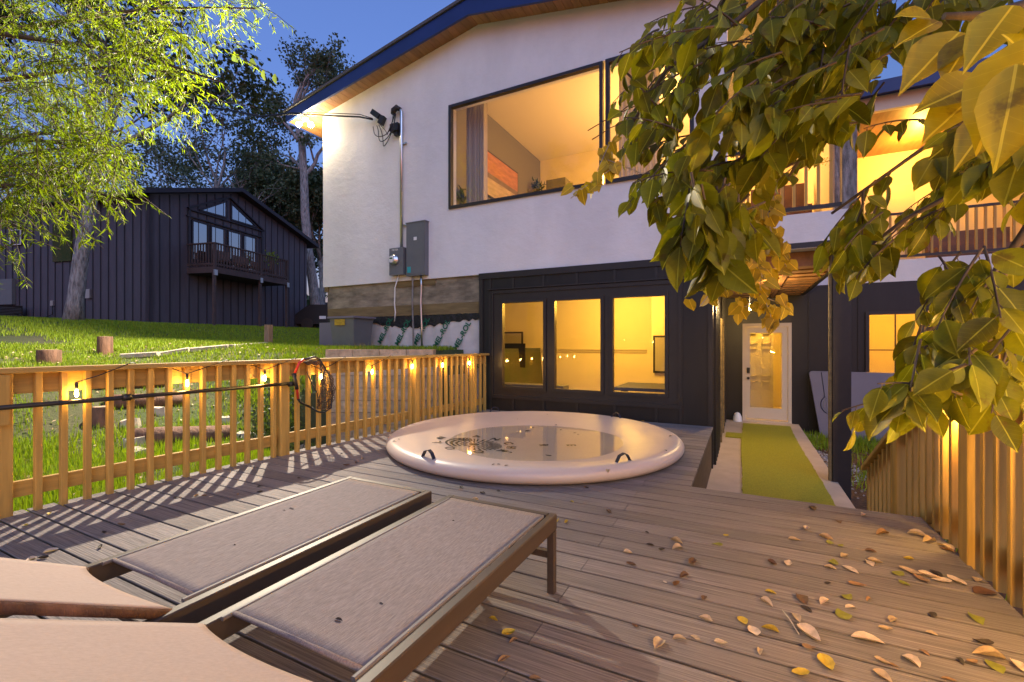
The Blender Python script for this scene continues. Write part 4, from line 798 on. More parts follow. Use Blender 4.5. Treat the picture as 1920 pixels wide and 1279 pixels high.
n = 1500; X = rng.uniform(-13, -4.5, n); Y = rng.uniform(0, 7, n); k_ = (Y < 5.1) | (X < -6.2); X = X[k_]; Y = Y[k_]; n = len(X); a = rng.uniform(0, 6.28, n); tag(cluster('lawn_litter', M['lf_tan'], np.stack([X, Y, np.array([zg(x, y) for x, y in zip(X, Y)])+.03], 1), np.stack([np.cos(a), np.sin(a), rng.uniform(-.2, .6, n)], 1), rng.normal(size=(n, 3))+[0, 0, 1.5], .055, .016, DIAM, DIAMF), kind='stuff')
# shrubby weeds on the bank
for i, (px, py, D) in enumerate([(500, 780, 6.6), (525, 740, 7.0), (535, 800, 6.4)]):
    p = atD(px, py, D); zb = zg(p.x, p.y); n = 420; r = rng.normal(size=(n, 3))*np.array([.20, .20, .16])+np.array([p.x, p.y, zb+.26]); d = rng.normal(size=(n, 3)); d[:, 2] += .5
    e = empty('bank_weed', (p.x, p.y, zb), ['leafy green weed clump left of the railing post', 'taller weed clump on the bank behind the net', 'low dark weed clump at the foot of the bank'][i], 'plant'); cluster('foliage', M['leafO'], r, d, rng.normal(size=(n, 3)), .075, .018, DIAM, DIAMF, e)
    b = MB(); [b.tube([(p.x+.1*k-.2, p.y, zb-.02), (p.x+.14*k-.28, p.y+.03*k, zb+.35)], .006, 5) for k in range(5)]; b.build('stem', M['barkdark'], e)
# ---------------------------------------------------------------- porch path and ground beyond
tag(MB().box((-.40, 3.86, -.80), (1.02, YR-.07, -.57)).build('path', M['path']), kind='structure')
b = MB(); tr_ = random.Random(4); yy_ = [4.0+.075*i for i in range(91)]; le_ = [(-.03+tr_.uniform(-.006, .006)+.012*math.sin(y*1.3), y) for y in yy_]; re_ = [(.83+tr_.uniform(-.006, .006)+.015*math.sin(y*1.1+1), y) for y in yy_]; b.poly_prism([(x, y, -.566) for x, y in le_]+[(x, y, -.566) for x, y in reversed(re_)], (0, 0, .018)); b.box((-.30, 9.05, -.5655), (-.035, 9.5, -.547))
tag(b.build('turf_runner', M['turf'], loc=(.4, 7, -.566)), 'strip of green artificial turf laid down the porch path to the door', 'turf mat')
b = MB(); b.lathe((-.13, YR-.22, -.57), [(.09, 0), (.085, .10), (.05, .18), (0, .20)], 10); tag(b.build('white_stone', M['white'], loc=(-.13, YR-.22, -.57)), 'small white lump of stone left of the porch door', 'stone')
tag(MB().box((1.02, 2.0, -.79), (9, YR-.01, -.765)).build('mulch_bed', M['mulch']), kind='structure')
n = 5200; gxp = rng.uniform(1.03, 2.6, n); gyp = rng.uniform(3.7, 11.2, n); keep = (gxp < 1.32+.25*np.sin(gyp*1.7)) | (rng.random(n) < .10); gxp = gxp[keep]; gyp = gyp[keep]; n = len(gxp)
OCT = [(-.5, 0, 0), (0, -1, 0), (.5, 0, 0), (0, 1, 0), (0, 0, .35)]; OCTF = [(0, 1, 4), (1, 2, 4), (2, 3, 4), (3, 0, 4)]
a = rng.uniform(0, 6.28, n); tag(cluster('gravel', M['gravel'], np.stack([gxp, gyp, np.full(n, -.762)], 1), np.stack([np.cos(a), np.sin(a), rng.uniform(-.2, .2, n)], 1), np.tile([0, 0, 1.], (n, 1)), rng.uniform(.03, .06, n), rng.uniform(.012, .022, n), OCT, OCTF, smooth=False), kind='stuff')
n = 2600; X = rng.uniform(1.2, 4, n); Y = np.where(rng.random(n) < .6, rng.uniform(9.3, 11, n), rng.uniform(5, 9.3, n)); a = rng.uniform(0, 6.28, n); tag(cluster('mulch_litter', M['lf_brown'], np.stack([X, Y, np.full(n, -.755)], 1), np.stack([np.cos(a), np.sin(a), rng.uniform(-.1, .3, n)], 1), rng.normal(size=(n, 3))+[0, 0, 2], .06, .014, DIAM, DIAMF), kind='stuff')
o = blades('weed_grass', [(x, y, -.77) for x, y in zip(rng.uniform(1.05, 4, 3000), rng.uniform(9.6, 11.0, 3000))]+[(x, y, -.77) for x, y in zip(rng.normal(1.75, .2, 900), rng.normal(7.0, 1.3, 900))], .14, .007, M['grass'], 1.)
# grey spa cover panel leaning on the wall
cvp = empty('leaning_spa_panel', (2.2, YR-.3, -.77), 'tall grey blue spa cover panel with embossed round emblem leaning behind the porch post', 'spa cover')
LT = .16
def pl(x, v, off=0.): return Vector((x+.05*(1-v/1.5), YR-.16-LT*(1-v/1.5)-off, -.77+v))
b = MB(); c0 = 1.30; pts = [pl(c0+.03, 0), pl(c0-.02+2.05, 0), pl(c0-.02+2.05, 1.33), pl(c0-.07, 1.33), pl(c0-.11, 1.29)]; b.poly_prism(pts, (0, .09, 0)); b.build('panel', M['cover'], cvp)
b = MB(); cx_, cz_ = c0+.26, .66
def emb(P2, r, mm): b = MB(); b.tube([pl(x, z, .002) for x, z in P2], r, 6); b.build('embossed_line', M[mm], cvp)
emb([(c0+.10, 1.31), (c0+.13, cz_+.21), (cx_-.13, cz_+.16)], .007, 'strap'); emb([(cx_+.20*math.cos(t), cz_+.20*math.sin(t)) for t in np.arange(2.2, 4.3, .15)], .009, 'strap'); emb([(cx_-.09, cz_-.17), (c0+.20, cz_-.24), (c0+.27, .02)], .007, 'strap')
emb([(cx_+.16*math.cos(t), cz_+.16*math.sin(t)) for t in np.arange(0, 6.4, .2)], .006, 'grey_metal'); emb([(cx_+.11*math.cos(t), cz_+.11*math.sin(t)) for t in np.arange(0, 6.4, .25)], .005, 'grey_metal')
for k, chh in enumerate('AQUAVIA'): q = pl(cx_, cz_+.21-.07*k, .004); text(chh, .085, M['grey_metal'], q, Matrix.Rotation(R_(90), 3, 'X'), 'embossed_letter', cvp, .003, .003)
# ---------------------------------------------------------------- things indoors
def boxo(name, a, b_, m, lab, cat, par=None):
    mb = MB(); mb.box(a, b_); c = ((a[0]+b_[0])/2, (a[1]+b_[1])/2, min(a[2], b_[2])); o = mb.build(name, M[m], loc=c); tag(o, lab, cat); return o
def framed(name, a, b_, Y, mf, mi, lab, cat='picture', fr=.04):
    o = boxo(name, (a[0], Y-.03, a[1]), (b_[0], Y, b_[1]), mf, lab, cat); mb = MB(); mb.box((a[0]+fr, Y-.034, a[1]+fr), (b_[0]-fr, Y-.0305, b_[1]-fr)); mb.build('picture_sheet', M[mi], o); return o
q = lambda x, y, Y: atY(x, y, Y)
a = q(930, 688, 9.0); b2 = q(985, 644, 9.0); tvb = boxo('wall_screen', (a.x+.12, 8.99, a.z), (b2.x, 9.01, b2.z), 'black', 'dark screen in the left lower window, below the framed sheet', 'screen')
mb = MB(); mb.tube([(a.x+.5*(b2.x-a.x), 9.02, a.z), (a.x+.5*(b2.x-a.x), 9.05, 0)], .025); mb.build('stand', M['black'], tvb)
a = q(930, 668, 10.17); b2 = q(981, 622, 10.17); framed('picture_frame', (a.x, a.z), (b2.x, b2.z), 10.17, 'black', 'curtain', 'black framed pale sheet high in the left lower window')
a = q(1225, 699, 9.6); b2 = q(1262, 629, 9.6); framed('picture_frame', (a.x, a.z), (b2.x, b2.z), 9.6, 'black', 'curtain', 'tall black framed print in the right lower window')
mb = MB(); mb.box((q(1222, 640, 9.62).x, 9.62, 0), (-.46, 9.72, 2.25)); mb.build('interior_wall', M['wallwarm'], house)
a = q(935, 719, 7.6); b2 = q(1056, 716, 7.6); boxo('low_cabinet', (a.x, 7.6, 0), (b2.x, 7.9, a.z), 'walldark', 'low dark cabinet along the bottom of the left lower window', 'cabinet')
a = q(1150, 726, 7.5); mb = MB(); mb.box((a.x, 7.5, a.z-.05), (-.55, 8.6, a.z)); mb.box((a.x+.1, 7.6, 0), (a.x+.2, 7.7, a.z-.05)); mb.box((-.75, 7.6, 0), (-.65, 7.7, a.z-.05)); o = mb.build('game_table', M['blue'], loc=(-1.2, 8, 0)); tag(o, 'navy topped game table in the right lower window', 'table')
# upper room: curtains, painting, plants, dresser, door
def curtain(x0, x1, Y, z0, z1, lab):
    b = MB(); n = 40; V = []
    for j in range(2):
        for i in range(n+1): V.append((x0+(x1-x0)*i/n, Y+.05*math.sin(i*1.15)+.02*math.sin(i*.5), (z0, z1)[j]))
    b.add(V, [(i, i+1, n+2+i, n+1+i) for i in range(n)], True); o = b.build('curtain', M['curtain'], loc=((x0+x1)/2, Y, z0), fixn=False); tag(o, lab, 'curtain')
curtain(-4.62, -4.20, YF+.42, 3.0, 5.7, 'grey folded curtain at the left side of the large upper window'); curtain(-1.76, -1.15, YF+.42, 3.0, 5.7, 'grey folded curtain in the narrow upper window')
b = MB(); b.tube([(-4.8, YF+.42, 5.72), (.6, YF+.42, 5.72)], .015, 8); tag(b.build('curtain_rod', M['black'], loc=(-2, YF+.42, 5.72)), 'thin dark curtain rod inside the upper windows', 'rod')
def onL(x, y): return atX(x, y, -4.88)
c = [onL(886, 256), onL(970, 323), onL(970, 372), onL(886, 345)]
ya, yb3 = c[0].y, c[1].y; zt2, zb2 = 5.25, 4.28
b = MB(); b.box((-4.895, ya, zb2), (-4.86, yb3, zt2)); pt = b.build('painting', M['black'], loc=(-4.88, (ya+yb3)/2, zb2)); tag(pt, 'wide landscape painting with orange sky on the dark upper room wall', 'painting')
for z0_, z1_, cc, nm in ((.52, 1., (.46, .20, .11), 'painted_sky'), (.40, .52, (.20, .15, .12), 'painted_shore'), (0, .40, (.45, .36, .28), 'painted_sand')):
    b = MB(); b.box((-4.859, ya+.03, zb2+.03+(zt2-zb2-.06)*z0_), (-4.856, yb3-.03, zb2+.03+(zt2-zb2-.06)*z1_)); b.build(nm, mat(nm, cc, .6, var=.5, vscale=(3, 3, 14), col2=tuple(x*.55 for x in cc)), pt)
b = MB(); b.box((-4.897, YR-1.35, 2.5), (-4.87, YR-.45, 4.75)); P(b, 'interior_door', M['doorw'])
a = q(1024, 362, 10.2); b2 = q(1060, 332, 10.2); boxo('dresser', (a.x, 10.2, 2.46), (b2.x, 10.6, b2.z), 'walldark', 'dark box shaped dresser at the bottom of the upper window', 'dresser')
def plant(px, py, Y, s, lab):
    p = atY(px, py, Y); e = empty('potted_plant', (p.x, Y, 3.0), lab, 'plant'); n = 60; d = rng.normal(size=(n, 3)); d[:, 2] = abs(d[:, 2])*.8+.1; cluster('foliage', M['leafO'], np.tile([p.x, Y, p.z], (n, 1))+rng.normal(size=(n, 3))*s*.3, d, rng.normal(size=(n, 3)), s*.7, s*.14, BROAD, BROADF, e); b = MB(); b.lathe((p.x, Y, p.z-s*1.4), [(0, 0), (s*.3, 0), (s*.42, s*.7), (s*.36, s*.7)], 14); b.build('pot', M['lf_brown'], e); b = MB(); b.tube([(p.x, Y, p.z-s*.8), (p.x, Y, p.z+s*.2)], .01, 6); b.build('stem', M['barkdark'], e)
    b = MB(); b.box((p.x-s*.5, Y-s*.5, 2.46), (p.x+s*.5, Y+s*.5, p.z-s*1.4)); b.build('plant_stand', M['brownw'], e)
plant(861, 374, YF+.62, .22, 'bushy potted plant in the lower left corner of the upper window'); plant(1008, 352, 8.4, .16, 'small potted plant in the middle of the upper window sill')
# loggia furniture
b = MB(); b.box((3.6, YR+1.2, 2.75), (4.9, YR+1.9, 3.15)); b.box((3.6, YR+1.75, 3.15), (4.9, YR+1.95, 3.55)); tag(b.build('sofa', M['brownw'], loc=(4.2, YR+1.5, 2.75)), 'brown sofa on the lit rear balcony', 'sofa')
b = MB(); b.box((.1, 8.0, 2.77), (.9, 8.7, 3.2)); b.box((.1, 8.6, 3.2), (.9, 8.7, 3.7)); tag(b.build('balcony_chair', M['brownw'], loc=(.5, 8.3, 2.77)), 'brown seat on the balcony above the porch', 'chair')
for (x, y, D, l) in ((1755, 240, 13.6, 'bright ceiling lamp on the rear balcony, upper one'), (1704, 305, 14.6, 'small far lamp on the rear balcony')):
    p = atD(x, y, D); b = MB(); b.lathe(p, [(0, -.03), (.05, -.02), (.055, .02), (0, .04)], 12); tag(b.build('balcony_ceiling_lamp', M['bulb'], loc=tuple(p)), l, 'lamp')
b = MB(); pe_ = empty('fill_pendant', (.08, 8.2, 1.66), 'small added fill bulb hanging under the porch joists behind the yellow vine', 'lamp'); b.lathe((.08, 8.2, 1.68), [(0, -.03), (.018, -.02), (.02, 0), (.01, .03)], 12); b.build('bulb', M['bulb'], pe_); b = MB(); b.tube([(.08, 8.2, 1.71), (.08, 8.2, 2.15)], .008, 8); b.build('cord', M['black'], pe_)  # added pendant, stands in for an unseen porch light
# ---------------------------------------------------------------- neighbour's house
def LD(lat, d): v = FW*d+RT*lat; return Vector((v.x, v.y, 0))
N0 = LD(-13.6, 17); N1 = LD(-11.5, 25.4); gd = (N1-N0).normalized(); gl = (N1-N0).length; gn = Vector((gd.y, -gd.x, 0));  
if gn.dot(-FW) < 0: gn = -gn
back = Vector((-gd.y, gd.x, 0)) if Vector((-gd.y, gd.x, 0)).dot(RT) < 0 else Vector((gd.y, -gd.x, 0))
gn = -back
def NP(s, z, o=0.): v = N0+gd*s+gn*o; return Vector((v.x, v.y, z))
nh = empty('neighbour_house', (N0.x, N0.y, 1.6), 'black board and batten house with gable windows and balcony across the lawn', 'house')
zb_, ze, zr = 1.78, 6.75, 8.05; sr = gl*.45
b = MB(); b.poly_prism([NP(0, zb_+.15), NP(gl, zb_+.15), NP(gl, ze), NP(sr, zr), NP(0, ze)], back*.2); Q = [NP(0, zb_+.15), NP(0, zb_+.15)+back*14, NP(0, ze)+back*14, NP(0, ze)]; b.poly_prism([v+gd*.0 for v in Q], gd*.2); nb = b.build('wall', M['nsiding'], nh)
b = MB(); b.poly_prism([NP(.02, zb_-.5, .03), NP(gl-.02, zb_-.5, .03), NP(gl-.02, zb_+.15, .03), NP(.02, zb_+.15, .03)], back*.2); b.poly_prism([NP(-.03, zb_-.5), NP(-.03, zb_-.5)+back*14, NP(-.03, zb_+.15)+back*14, NP(-.03, zb_+.15)], gd*.2); b.build('footing', M['concrete'], nh)
b = MB(); s = .38
def gz(s): return ze+(zr-ze)*(s/sr) if s < sr else ze+(zr-ze)*((gl-s)/(gl-sr))
while s < gl-.1:
    b.beam(NP(s, zb_+.17, .012), NP(s, gz(s)-.05, .012), .035, .024, gn); s += .405
t = .4
while t < 13.8: b.beam(NP(-.012, zb_+.17)+back*t, NP(-.012, ze-.05)+back*t, .035, .024, gd); t += .405
b.build('batten', M['ntrim'], nh)
b = MB(); ov = .38
b.poly_prism([NP(-.45, ze-.13, ov), NP(sr, zr+.02, ov), NP(sr, zr+.20, ov), NP(-.45, ze+.05, ov)], back*15); b.poly_prism([NP(sr, zr+.02, ov), NP(gl+.55, ze-.16, ov), NP(gl+.55, ze+.02, ov), NP(sr, zr+.20, ov)], back*15); b.build('roof', M['ntrim'], nh)
def nwin(pts, name='window', fw=.07):
    b = MB(); c = sum(pts, Vector((0, 0, 0)))/len(pts); b.poly_prism([p+gn*.012 for p in pts], gn*.01); 
    f_ = MB()
    for i in range(len(pts)): f_.beam(pts[i]+gn*.03, pts[(i+1) % len(pts)]+gn*.03, fw, .05, gn)
    fo = f_.build(name, M['ntrim'], nh); b.build('pane', M['nglass'], fo)
    return fo
sL, sRr = 1.65, 5.10
nwin([NP(2.05, 6.72), NP(3.37, 6.76), NP(3.37, 7.5)]); nwin([NP(3.62, 6.74), NP(5.1, 6.76), NP(3.62, 7.5)])
ww_ = (sRr-sL)/4
for k in range(4): nwin([NP(sL+k*ww_+.07, 4.6), NP(sL+(k+1)*ww_-.07, 4.6), NP(sL+(k+1)*ww_-.07, 6.22), NP(sL+k*ww_+.07, 6.22)])
b = MB(); b.beam(NP(sL-.2, 6.34, .04), NP(sRr+.35, 6.34, .04), .05, .08, gn); b.beam(NP(sL-.1, 6.62, .05), NP(sRr+.4, 6.66, .05), .05, .08, gn); b.beam(NP(sL-.08, 4.4, .04), NP(sL-.08, 6.6, .04), .10, .05, gn); b.beam(NP(sRr+.3, 4.4, .04), NP(sRr+.3, 6.62, .04), .12, .05, gn); b.beam(NP(1.5, 6.66, .05), NP(3.5, 7.72, .05), .06, .12, gn); b.beam(NP(5.5, 6.68, .05), NP(3.5, 7.72, .05), .06, .12, gn); b.build('window_trim', M['ntrim'], nh)
# balcony
bal = MB(); s0, s1, oo = 1.49, 5.62, 1.40; zd = 4.22
bal.poly_prism([NP(s0, zd-.24), NP(s1, zd-.24), NP(s1, zd), NP(s0, zd)], gn*oo); db = bal.build('balcony', M['nwood'], nh)
b = MB()
for (p, r_) in (((s0, oo-.04), (s1, oo-.04)), ((s0+.04, 0), (s0+.04, oo)), ((s1-.04, 0), (s1-.04, oo))):
    b.beam(NP(p[0], zd+.95, p[1]), NP(r_[0], zd+.95, r_[1]), .10, .05); b.beam(NP(p[0], zd+.12, p[1]), NP(r_[0], zd+.12, r_[1]), .04, .08)
b.build('balcony_rail', M['nwood'], db)
ks = list(np.arange(s0+.06, s1, .137))
for s in ks: b = MB(); b.beam(NP(s, zd+.02, oo-.03), NP(s, zd+.93, oo-.03), .04, .04, gn); b.build('baluster', M['nwood'], db)
for o_ in np.arange(.1, oo, .14): b = MB(); b.beam(NP(s0+.04, zd+.02, o_), NP(s0+.04, zd+.93, o_), .04, .04, gn); b.build('baluster', M['nwood'], db)
for s in (s0+.06, (s0+s1)/2+.35, s1-.06):
    b = MB(); b.beam(NP(s, zb_-.3, oo-.08), NP(s, zd-.24, oo-.08), .10, .10, gn); b.build('post', M['nwood'], db); b = MB(); b.beam(NP(s, zd-.34, oo-.01), NP(s, zd-.12, oo-.01), .15, .05, gn); b.build('metal_bracket', M['steel'], db)
    b = MB(); b.beam(NP(s, zd, oo-.05), NP(s, zd+.97, oo-.05), .10, .10, gn); b.build('rail_post', M['nwood'], db)
e = empty('balcony_plant', NP(5.2, zd, .8), 'green potted plant on the neighbour balcony by the glass', 'plant'); n = 150; pc0 = NP(5.2, zd+1.05, .8); cluster('foliage', M['grass'], np.tile(pc0, (n, 1))+rng.normal(size=(n, 3))*.14, rng.normal(size=(n, 3)), rng.normal(size=(n, 3)), .14, .03, DIAM, DIAMF, e); b = MB(); b.tube([NP(5.2, zd, .8), NP(5.2, zd+.9, .8)], [.16, .13], 10); b.build('pot', M['lf_brown'], e)
b = MB(); b.box((0, 0, 0), (1, 1, 1)); 
for (s, w, h, lab, mm) in ((2.3, .8, .9, 'brown slatted chair behind the balcony balusters, left', 'brownw'), (3.3, .8, .85, 'brown slatted chair behind the balcony balusters, middle', 'brownw'), (4.3, .7, .75, 'brown side table behind the balcony balusters, right', 'brownw')):
    b = MB(); b.poly_prism([NP(s, zd+.35, .5), NP(s+w, zd+.35, .5), NP(s+w, zd+.42, .5), NP(s, zd+.42, .5)], gn*.5); b.poly_prism([NP(s, zd+.42, .48), NP(s+w, zd+.42, .48), NP(s+w, zd+h, .40), NP(s, zd+h, .40)], gn*.05)
    for ds in (.03, w-.03):
        for oz in (.52, .97): b.beam(NP(s+ds, zd, oz), NP(s+ds, zd+.36, oz), .05, .05, gn)
    tag(b.build('balcony_chair', M[mm], loc=tuple(NP(s, zd, .5))), lab, 'chair')
# items on the neighbour's left wall
def LW(t, z, o=0.): v = N0+back*t-gd*o; return Vector((v.x, v.y, z))
def lwbox(name, t0, t1, z0, z1, th, m, lab, cat, par=None):
    b = MB(); b.poly_prism([LW(t0, z0, .01), LW(t1, z0, .01), LW(t1, z1, .01), LW(t0, z1, .01)], -gd*th); o = b.build(name, M[m], par) if par else b.build(name, M[m], loc=tuple(LW(t0, z0))); 
    if lab: tag(o, lab, cat)
    return o
lwbox('shutter', 3.9, 4.9, 4.4, 5.9, .06, 'lawn', None, None, nh); ws = lwbox('window', 6.7, 7.3, 5.2, 5.8, .05, 'ntrim', None, None, nh)
b = MB(); [b.beam(LW(a[0], a[1], .07), LW(c_[0], c_[1], .07), .03, .03, gd) for a, c_ in (((6.7, 5.2), (7.3, 5.2)), ((6.7, 5.8), (7.3, 5.8)), ((6.7, 5.2), (6.7, 5.8)), ((7.3, 5.2), (7.3, 5.8)))]; b.build('sill', M['white'], ws)
lwbox('junction_box', 2.85, 3.1, 2.9, 3.25, .1, 'steel', 'grey electrical box on the black wall right of the trunk', 'box'); lwbox('outlet_box', 4.85, 5.0, 2.65, 2.85, .08, 'steel', 'small grey outlet box left of the trunk', 'box')
lwbox('wall_panel', 7.1, 8.6, 2.75, 3.8, .12, 'grey_metal', 'pale grey panel on the black wall at the far left', 'panel')
b = MB(); b.tube([LW(6.2, 2.35, .5), LW(5.8, 2.15, .4), LW(5.2, 2.2, .1), LW(4.92, 2.3, .06), LW(4.92, 2.65, .06)], .02, 6); tag(b.build('cable', M['black'], loc=tuple(LW(5.5, 2.2, .2))), 'black cable looping from the air conditioner to the outlet box', 'cable')
ac = empty('air_conditioner', LW(6.9, 1.75, .7), 'dark louvred air conditioner unit with yellow tag at the far left', 'air conditioner')
b = MB(); P4 = [LW(6.2, 1.9, .3), LW(7.3, 1.9, .3)]; b.poly_prism([LW(6.25, 1.85, .25), LW(7.5, 1.85, .25), LW(7.5, 2.65, .25), LW(6.25, 2.65, .25)], -gd*.75); b.build('case', M['trim'], ac)
b = MB()
for k in range(11): b.beam(LW(6.3, 1.95+k*.06, 1.015), LW(7.4, 1.95+k*.06, 1.015), .02, .012, gd); b.beam(LW(6.24, 1.95+k*.06, .3), LW(6.24, 1.95+k*.06, .95), .02, .012, back)
b.build('louvres', M['grey_metal'], ac); b = MB(); b.poly_prism([LW(6.30, 2.45, 1.02), LW(6.45, 2.45, 1.02), LW(6.45, 2.6, 1.02), LW(6.30, 2.6, 1.02)], -gd*.01); b.build('tag', M['lf_yellow'], ac); b = MB(); b.poly_prism([LW(6.0, 1.7, .1), LW(7.7, 1.7, .1), LW(7.7, 1.85, .1), LW(6.0, 1.85, .1)], -gd*1.1); b.build('pad', M['concrete'], ac)
b = MB(); b.tube([LW(6.1, 1.95, .9), LW(5.6, 1.86, 1.0), LW(5.2, 1.80, 1.1)], .045, 8); tag(b.build('drain_pipe', M['white'], loc=tuple(LW(5.6, 1.85, 1))), 'white plastic pipe lying beside the air conditioner', 'pipe')
# dark car and fence glimpsed beyond the corner
cx0 = LD(-9.9, 24.5); car = empty('parked_car', (cx0.x, cx0.y, 1.9), 'dark parked car glimpsed between the two houses', 'car'); b = MB(); prof2 = [(-2.0, .35), (2.1, .35), (2.15, .8), (1.2, .95), (.6, 1.4), (-1.2, 1.4), (-1.9, .95), (-2.1, .8)]
b.poly_prism([Vector((cx0.x+RT.x*u*.9, cx0.y+RT.y*u*.9, 1.85+v)) for u, v in prof2], FW*1.6); b.build('body', M['black'], car)
for u in (-1.3, 1.3): b = MB(); c_ = Vector((cx0.x+RT.x*u*.9, cx0.y+RT.y*u*.9, 2.2)); b.tube([c_-FW*.03, c_+FW*.2], .32, 18); b.build('wheel', M['trim'], car)
b = MB(); c_ = Vector((cx0.x, cx0.y, 2.55))-RT*.5; b.beam(c_-FW*.02, c_-FW*.02+RT*.35, .02, .16); b.build('number_plate', M['white'], car)
fb = LD(-9.5, 31); b = MB(); b.beam((fb.x-6, fb.y+0, 3.0), (fb.x+6, fb.y+5, 3.0), .1, 2.4); tag(b.build('dark_fence', M['nsiding'], loc=(fb.x, fb.y, 1.8)), 'dark board fence in the gap between the two houses', 'fence')
# ---------------------------------------------------------------- trees
def limb(b, p, d, L_, r, depth, rnd, tips, spread=.6, up=.15, nseg=5):
    pts = [Vector(p)]; d = Vector(d).normalized(); rs = [r]
    for i in range(nseg):
        d = (d+Vector((rnd.gauss(0, .16), rnd.gauss(0, .16), rnd.gauss(0, .10)+up*.15))).normalized(); pts.append(pts[-1]+d*(L_/nseg)); rs.append(r*(1-.5*(i+1)/nseg))
    b.tube(pts, rs, 8 if r > .05 else 5, False)
    if depth == 0: tips.append((pts[-1], d)); tips.append((pts[nseg//2+1], d)); return
    for k in range(rnd.choice((2, 3, 3))):
        i = rnd.randint(max(1, nseg-3), nseg); nd = (d+Vector((rnd.gauss(0, spread), rnd.gauss(0, spread), rnd.gauss(up, spread*.5)))).normalized(); limb(b, pts[i], nd, L_*rnd.uniform(.55, .8), rs[i]*.65, depth-1, rnd, tips, spread, up, nseg)
    tips.append((pts[-1], d))
def tree(name, base, trunk, r0, dirs, L_, depth, lab, seed, lm, lsz, nper, csz, bark='bark', grp=None, spread=.6, up=.15, extra=()):
    rnd = random.Random(seed); e = empty(name, base, lab, 'tree', grp); b = MB(); tips = []
    rs = [r0*(1.25 if i == 0 else 1-.45*i/len(trunk)) for i in range(len(trunk))]; b.tube(trunk, rs, 14)
    for (i, d) in dirs: limb(b, trunk[i], d, L_, rs[i]*.6, depth, rnd, tips, spread, up)
    b.build('trunk', M[bark], e); T_ = np.array([t[0] for t in tips]+[Vector(x) for x in extra]); n = len(T_)*nper
    c = np.repeat(T_, nper, 0); rad = rng.normal(size=(n, 3)); rad /= np.linalg.norm(rad, axis=1, keepdims=True); rr = rng.uniform(0, 1, (n, 1))**.6*csz*rng.uniform(.6, 1.2, (len(T_), 1)).repeat(nper, 0); pos = c+rad*rr*np.array([1, 1, .65])
    d = rng.normal(size=(n, 3)); d[:, 2] -= .3; nr = rng.normal(size=(n, 3)); nr[:, 2] += .8
    cluster('crown', M[lm], pos, d, nr, lsz*rng.uniform(.7, 1.3, n), lsz*.32, DIAM, DIAMF, e); return e
# A: oak in front of the neighbour's house
bA = atD(137, 625, 14.6); bA.z = zg(bA.x, bA.y)-.1
tr = [bA, atD(142, 560, 14.6), atD(152, 480, 14.6), atD(168, 390, 14.7), atD(176, 330, 14.8), atD(190, 290, 14.8)]
tree('oak_tree', bA, tr, .23, [(5, (.5, .1, .8)), (4, (-.7, .2, .7)), (5, (.1, -.5, .9)), (5, (.9, .3, .5)), (4, (-.2, -.7, .6)), (5, (-.4, .4, 1))], 3.6, 3, 'tall grey barked oak tree on the lawn before the black house', 11, 'leafO', .17, 42, .75, extra=[atD(x, y, 14.5+dz) for x, y, dz in ((60, 40, 0), (140, 60, 1), (230, 90, 0), (300, 120, 1), (20, 130, -1), (330, 40, 0), (80, 350, 2), (30, 390, 2), (250, 280, 1))])
def bgtree(i, px, ptop, pb, D, r0, lab, lm, lsz, nper, csz, seed, lean=0, L_=4., sp=.6, dep=3, grp=None):
    p = atD(px, pb, D); p.z = max(1.6, min(p.z, 2.2)); z1 = HC+(YH-ptop)/FP*D; Ht = (z1-p.z); k = []
    for t in (0, .2, .35, .5): k.append(Vector((p.x+lean*t+.15*math.sin(7*t+i), p.y+.1*math.sin(5*t), p.z-.2*(t == 0)+Ht*t)))
    tree('broad_tree' if lm != 'leafD' else 'evergreen_oak', p, k, r0, [(2, (.6, .1, .7)), (3, (-.6, -.1, .8)), (3, (.2, .4, 1)), (3, (.5, -.4, .9)), (2, (-.5, .4, .6)), (3, (0, 0, 1))], L_, dep, lab, seed, lm, lsz, nper, csz, grp=grp, spread=sp)
bgtree(0, 395, 190, 640, 27, .28, 'dark round crowned tree behind the neighbour roof ridge', 'leafD', .19, 22, .85, 21, L_=4.0)
bgtree(1, 300, 260, 640, 30, .26, 'dark tree behind the left end of the neighbour roof', 'leafD', .19, 22, .85, 22, L_=3.6)
bgtree(3, 470, 250, 640, 30, .22, 'low dark tree right of the neighbour roof ridge', 'leafD', .19, 22, .8, 24, L_=3.0)
bgtree(4, 60, 300, 640, 32, .3, 'dark tree behind the neighbour roof at far left', 'leafD', .2, 24, .95, 25, L_=4.4)
bgtree(5, 520, 330, 640, 36, .25, 'bushy dark tree low behind the right end of the black house', 'leafD', .27, 80, 1.4, 26, L_=3.4); bgtree(6, 600, 345, 640, 33, .25, 'bushy dark tree low in the gap beside the white house', 'leafD', .27, 80, 1.4, 27, L_=3.4)
# C: leaning tree at the right end of the neighbour's house
bC = atD(598, 614, 27); bC.z = 1.7
tr = [bC, atD(588, 540, 27), atD(578, 470, 27), atD(572, 400, 27), atD(570, 330, 27), atD(566, 270, 27), atD(555, 215, 27)]
tree('leaning_tree', bC, tr, .30, [(6, (-.4, .1, .9)), (5, (.7, .2, .6)), (6, (.4, -.3, .8)), (4, (-.8, 0, .4)), (4, (.6, .3, .5)), (5, (-.5, -.4, .7)), (6, (.0, .2, 1))], 2.6, 3, 'slender leaning tree between the two houses with open crown', 31, 'leafD', .20, 18, .62)
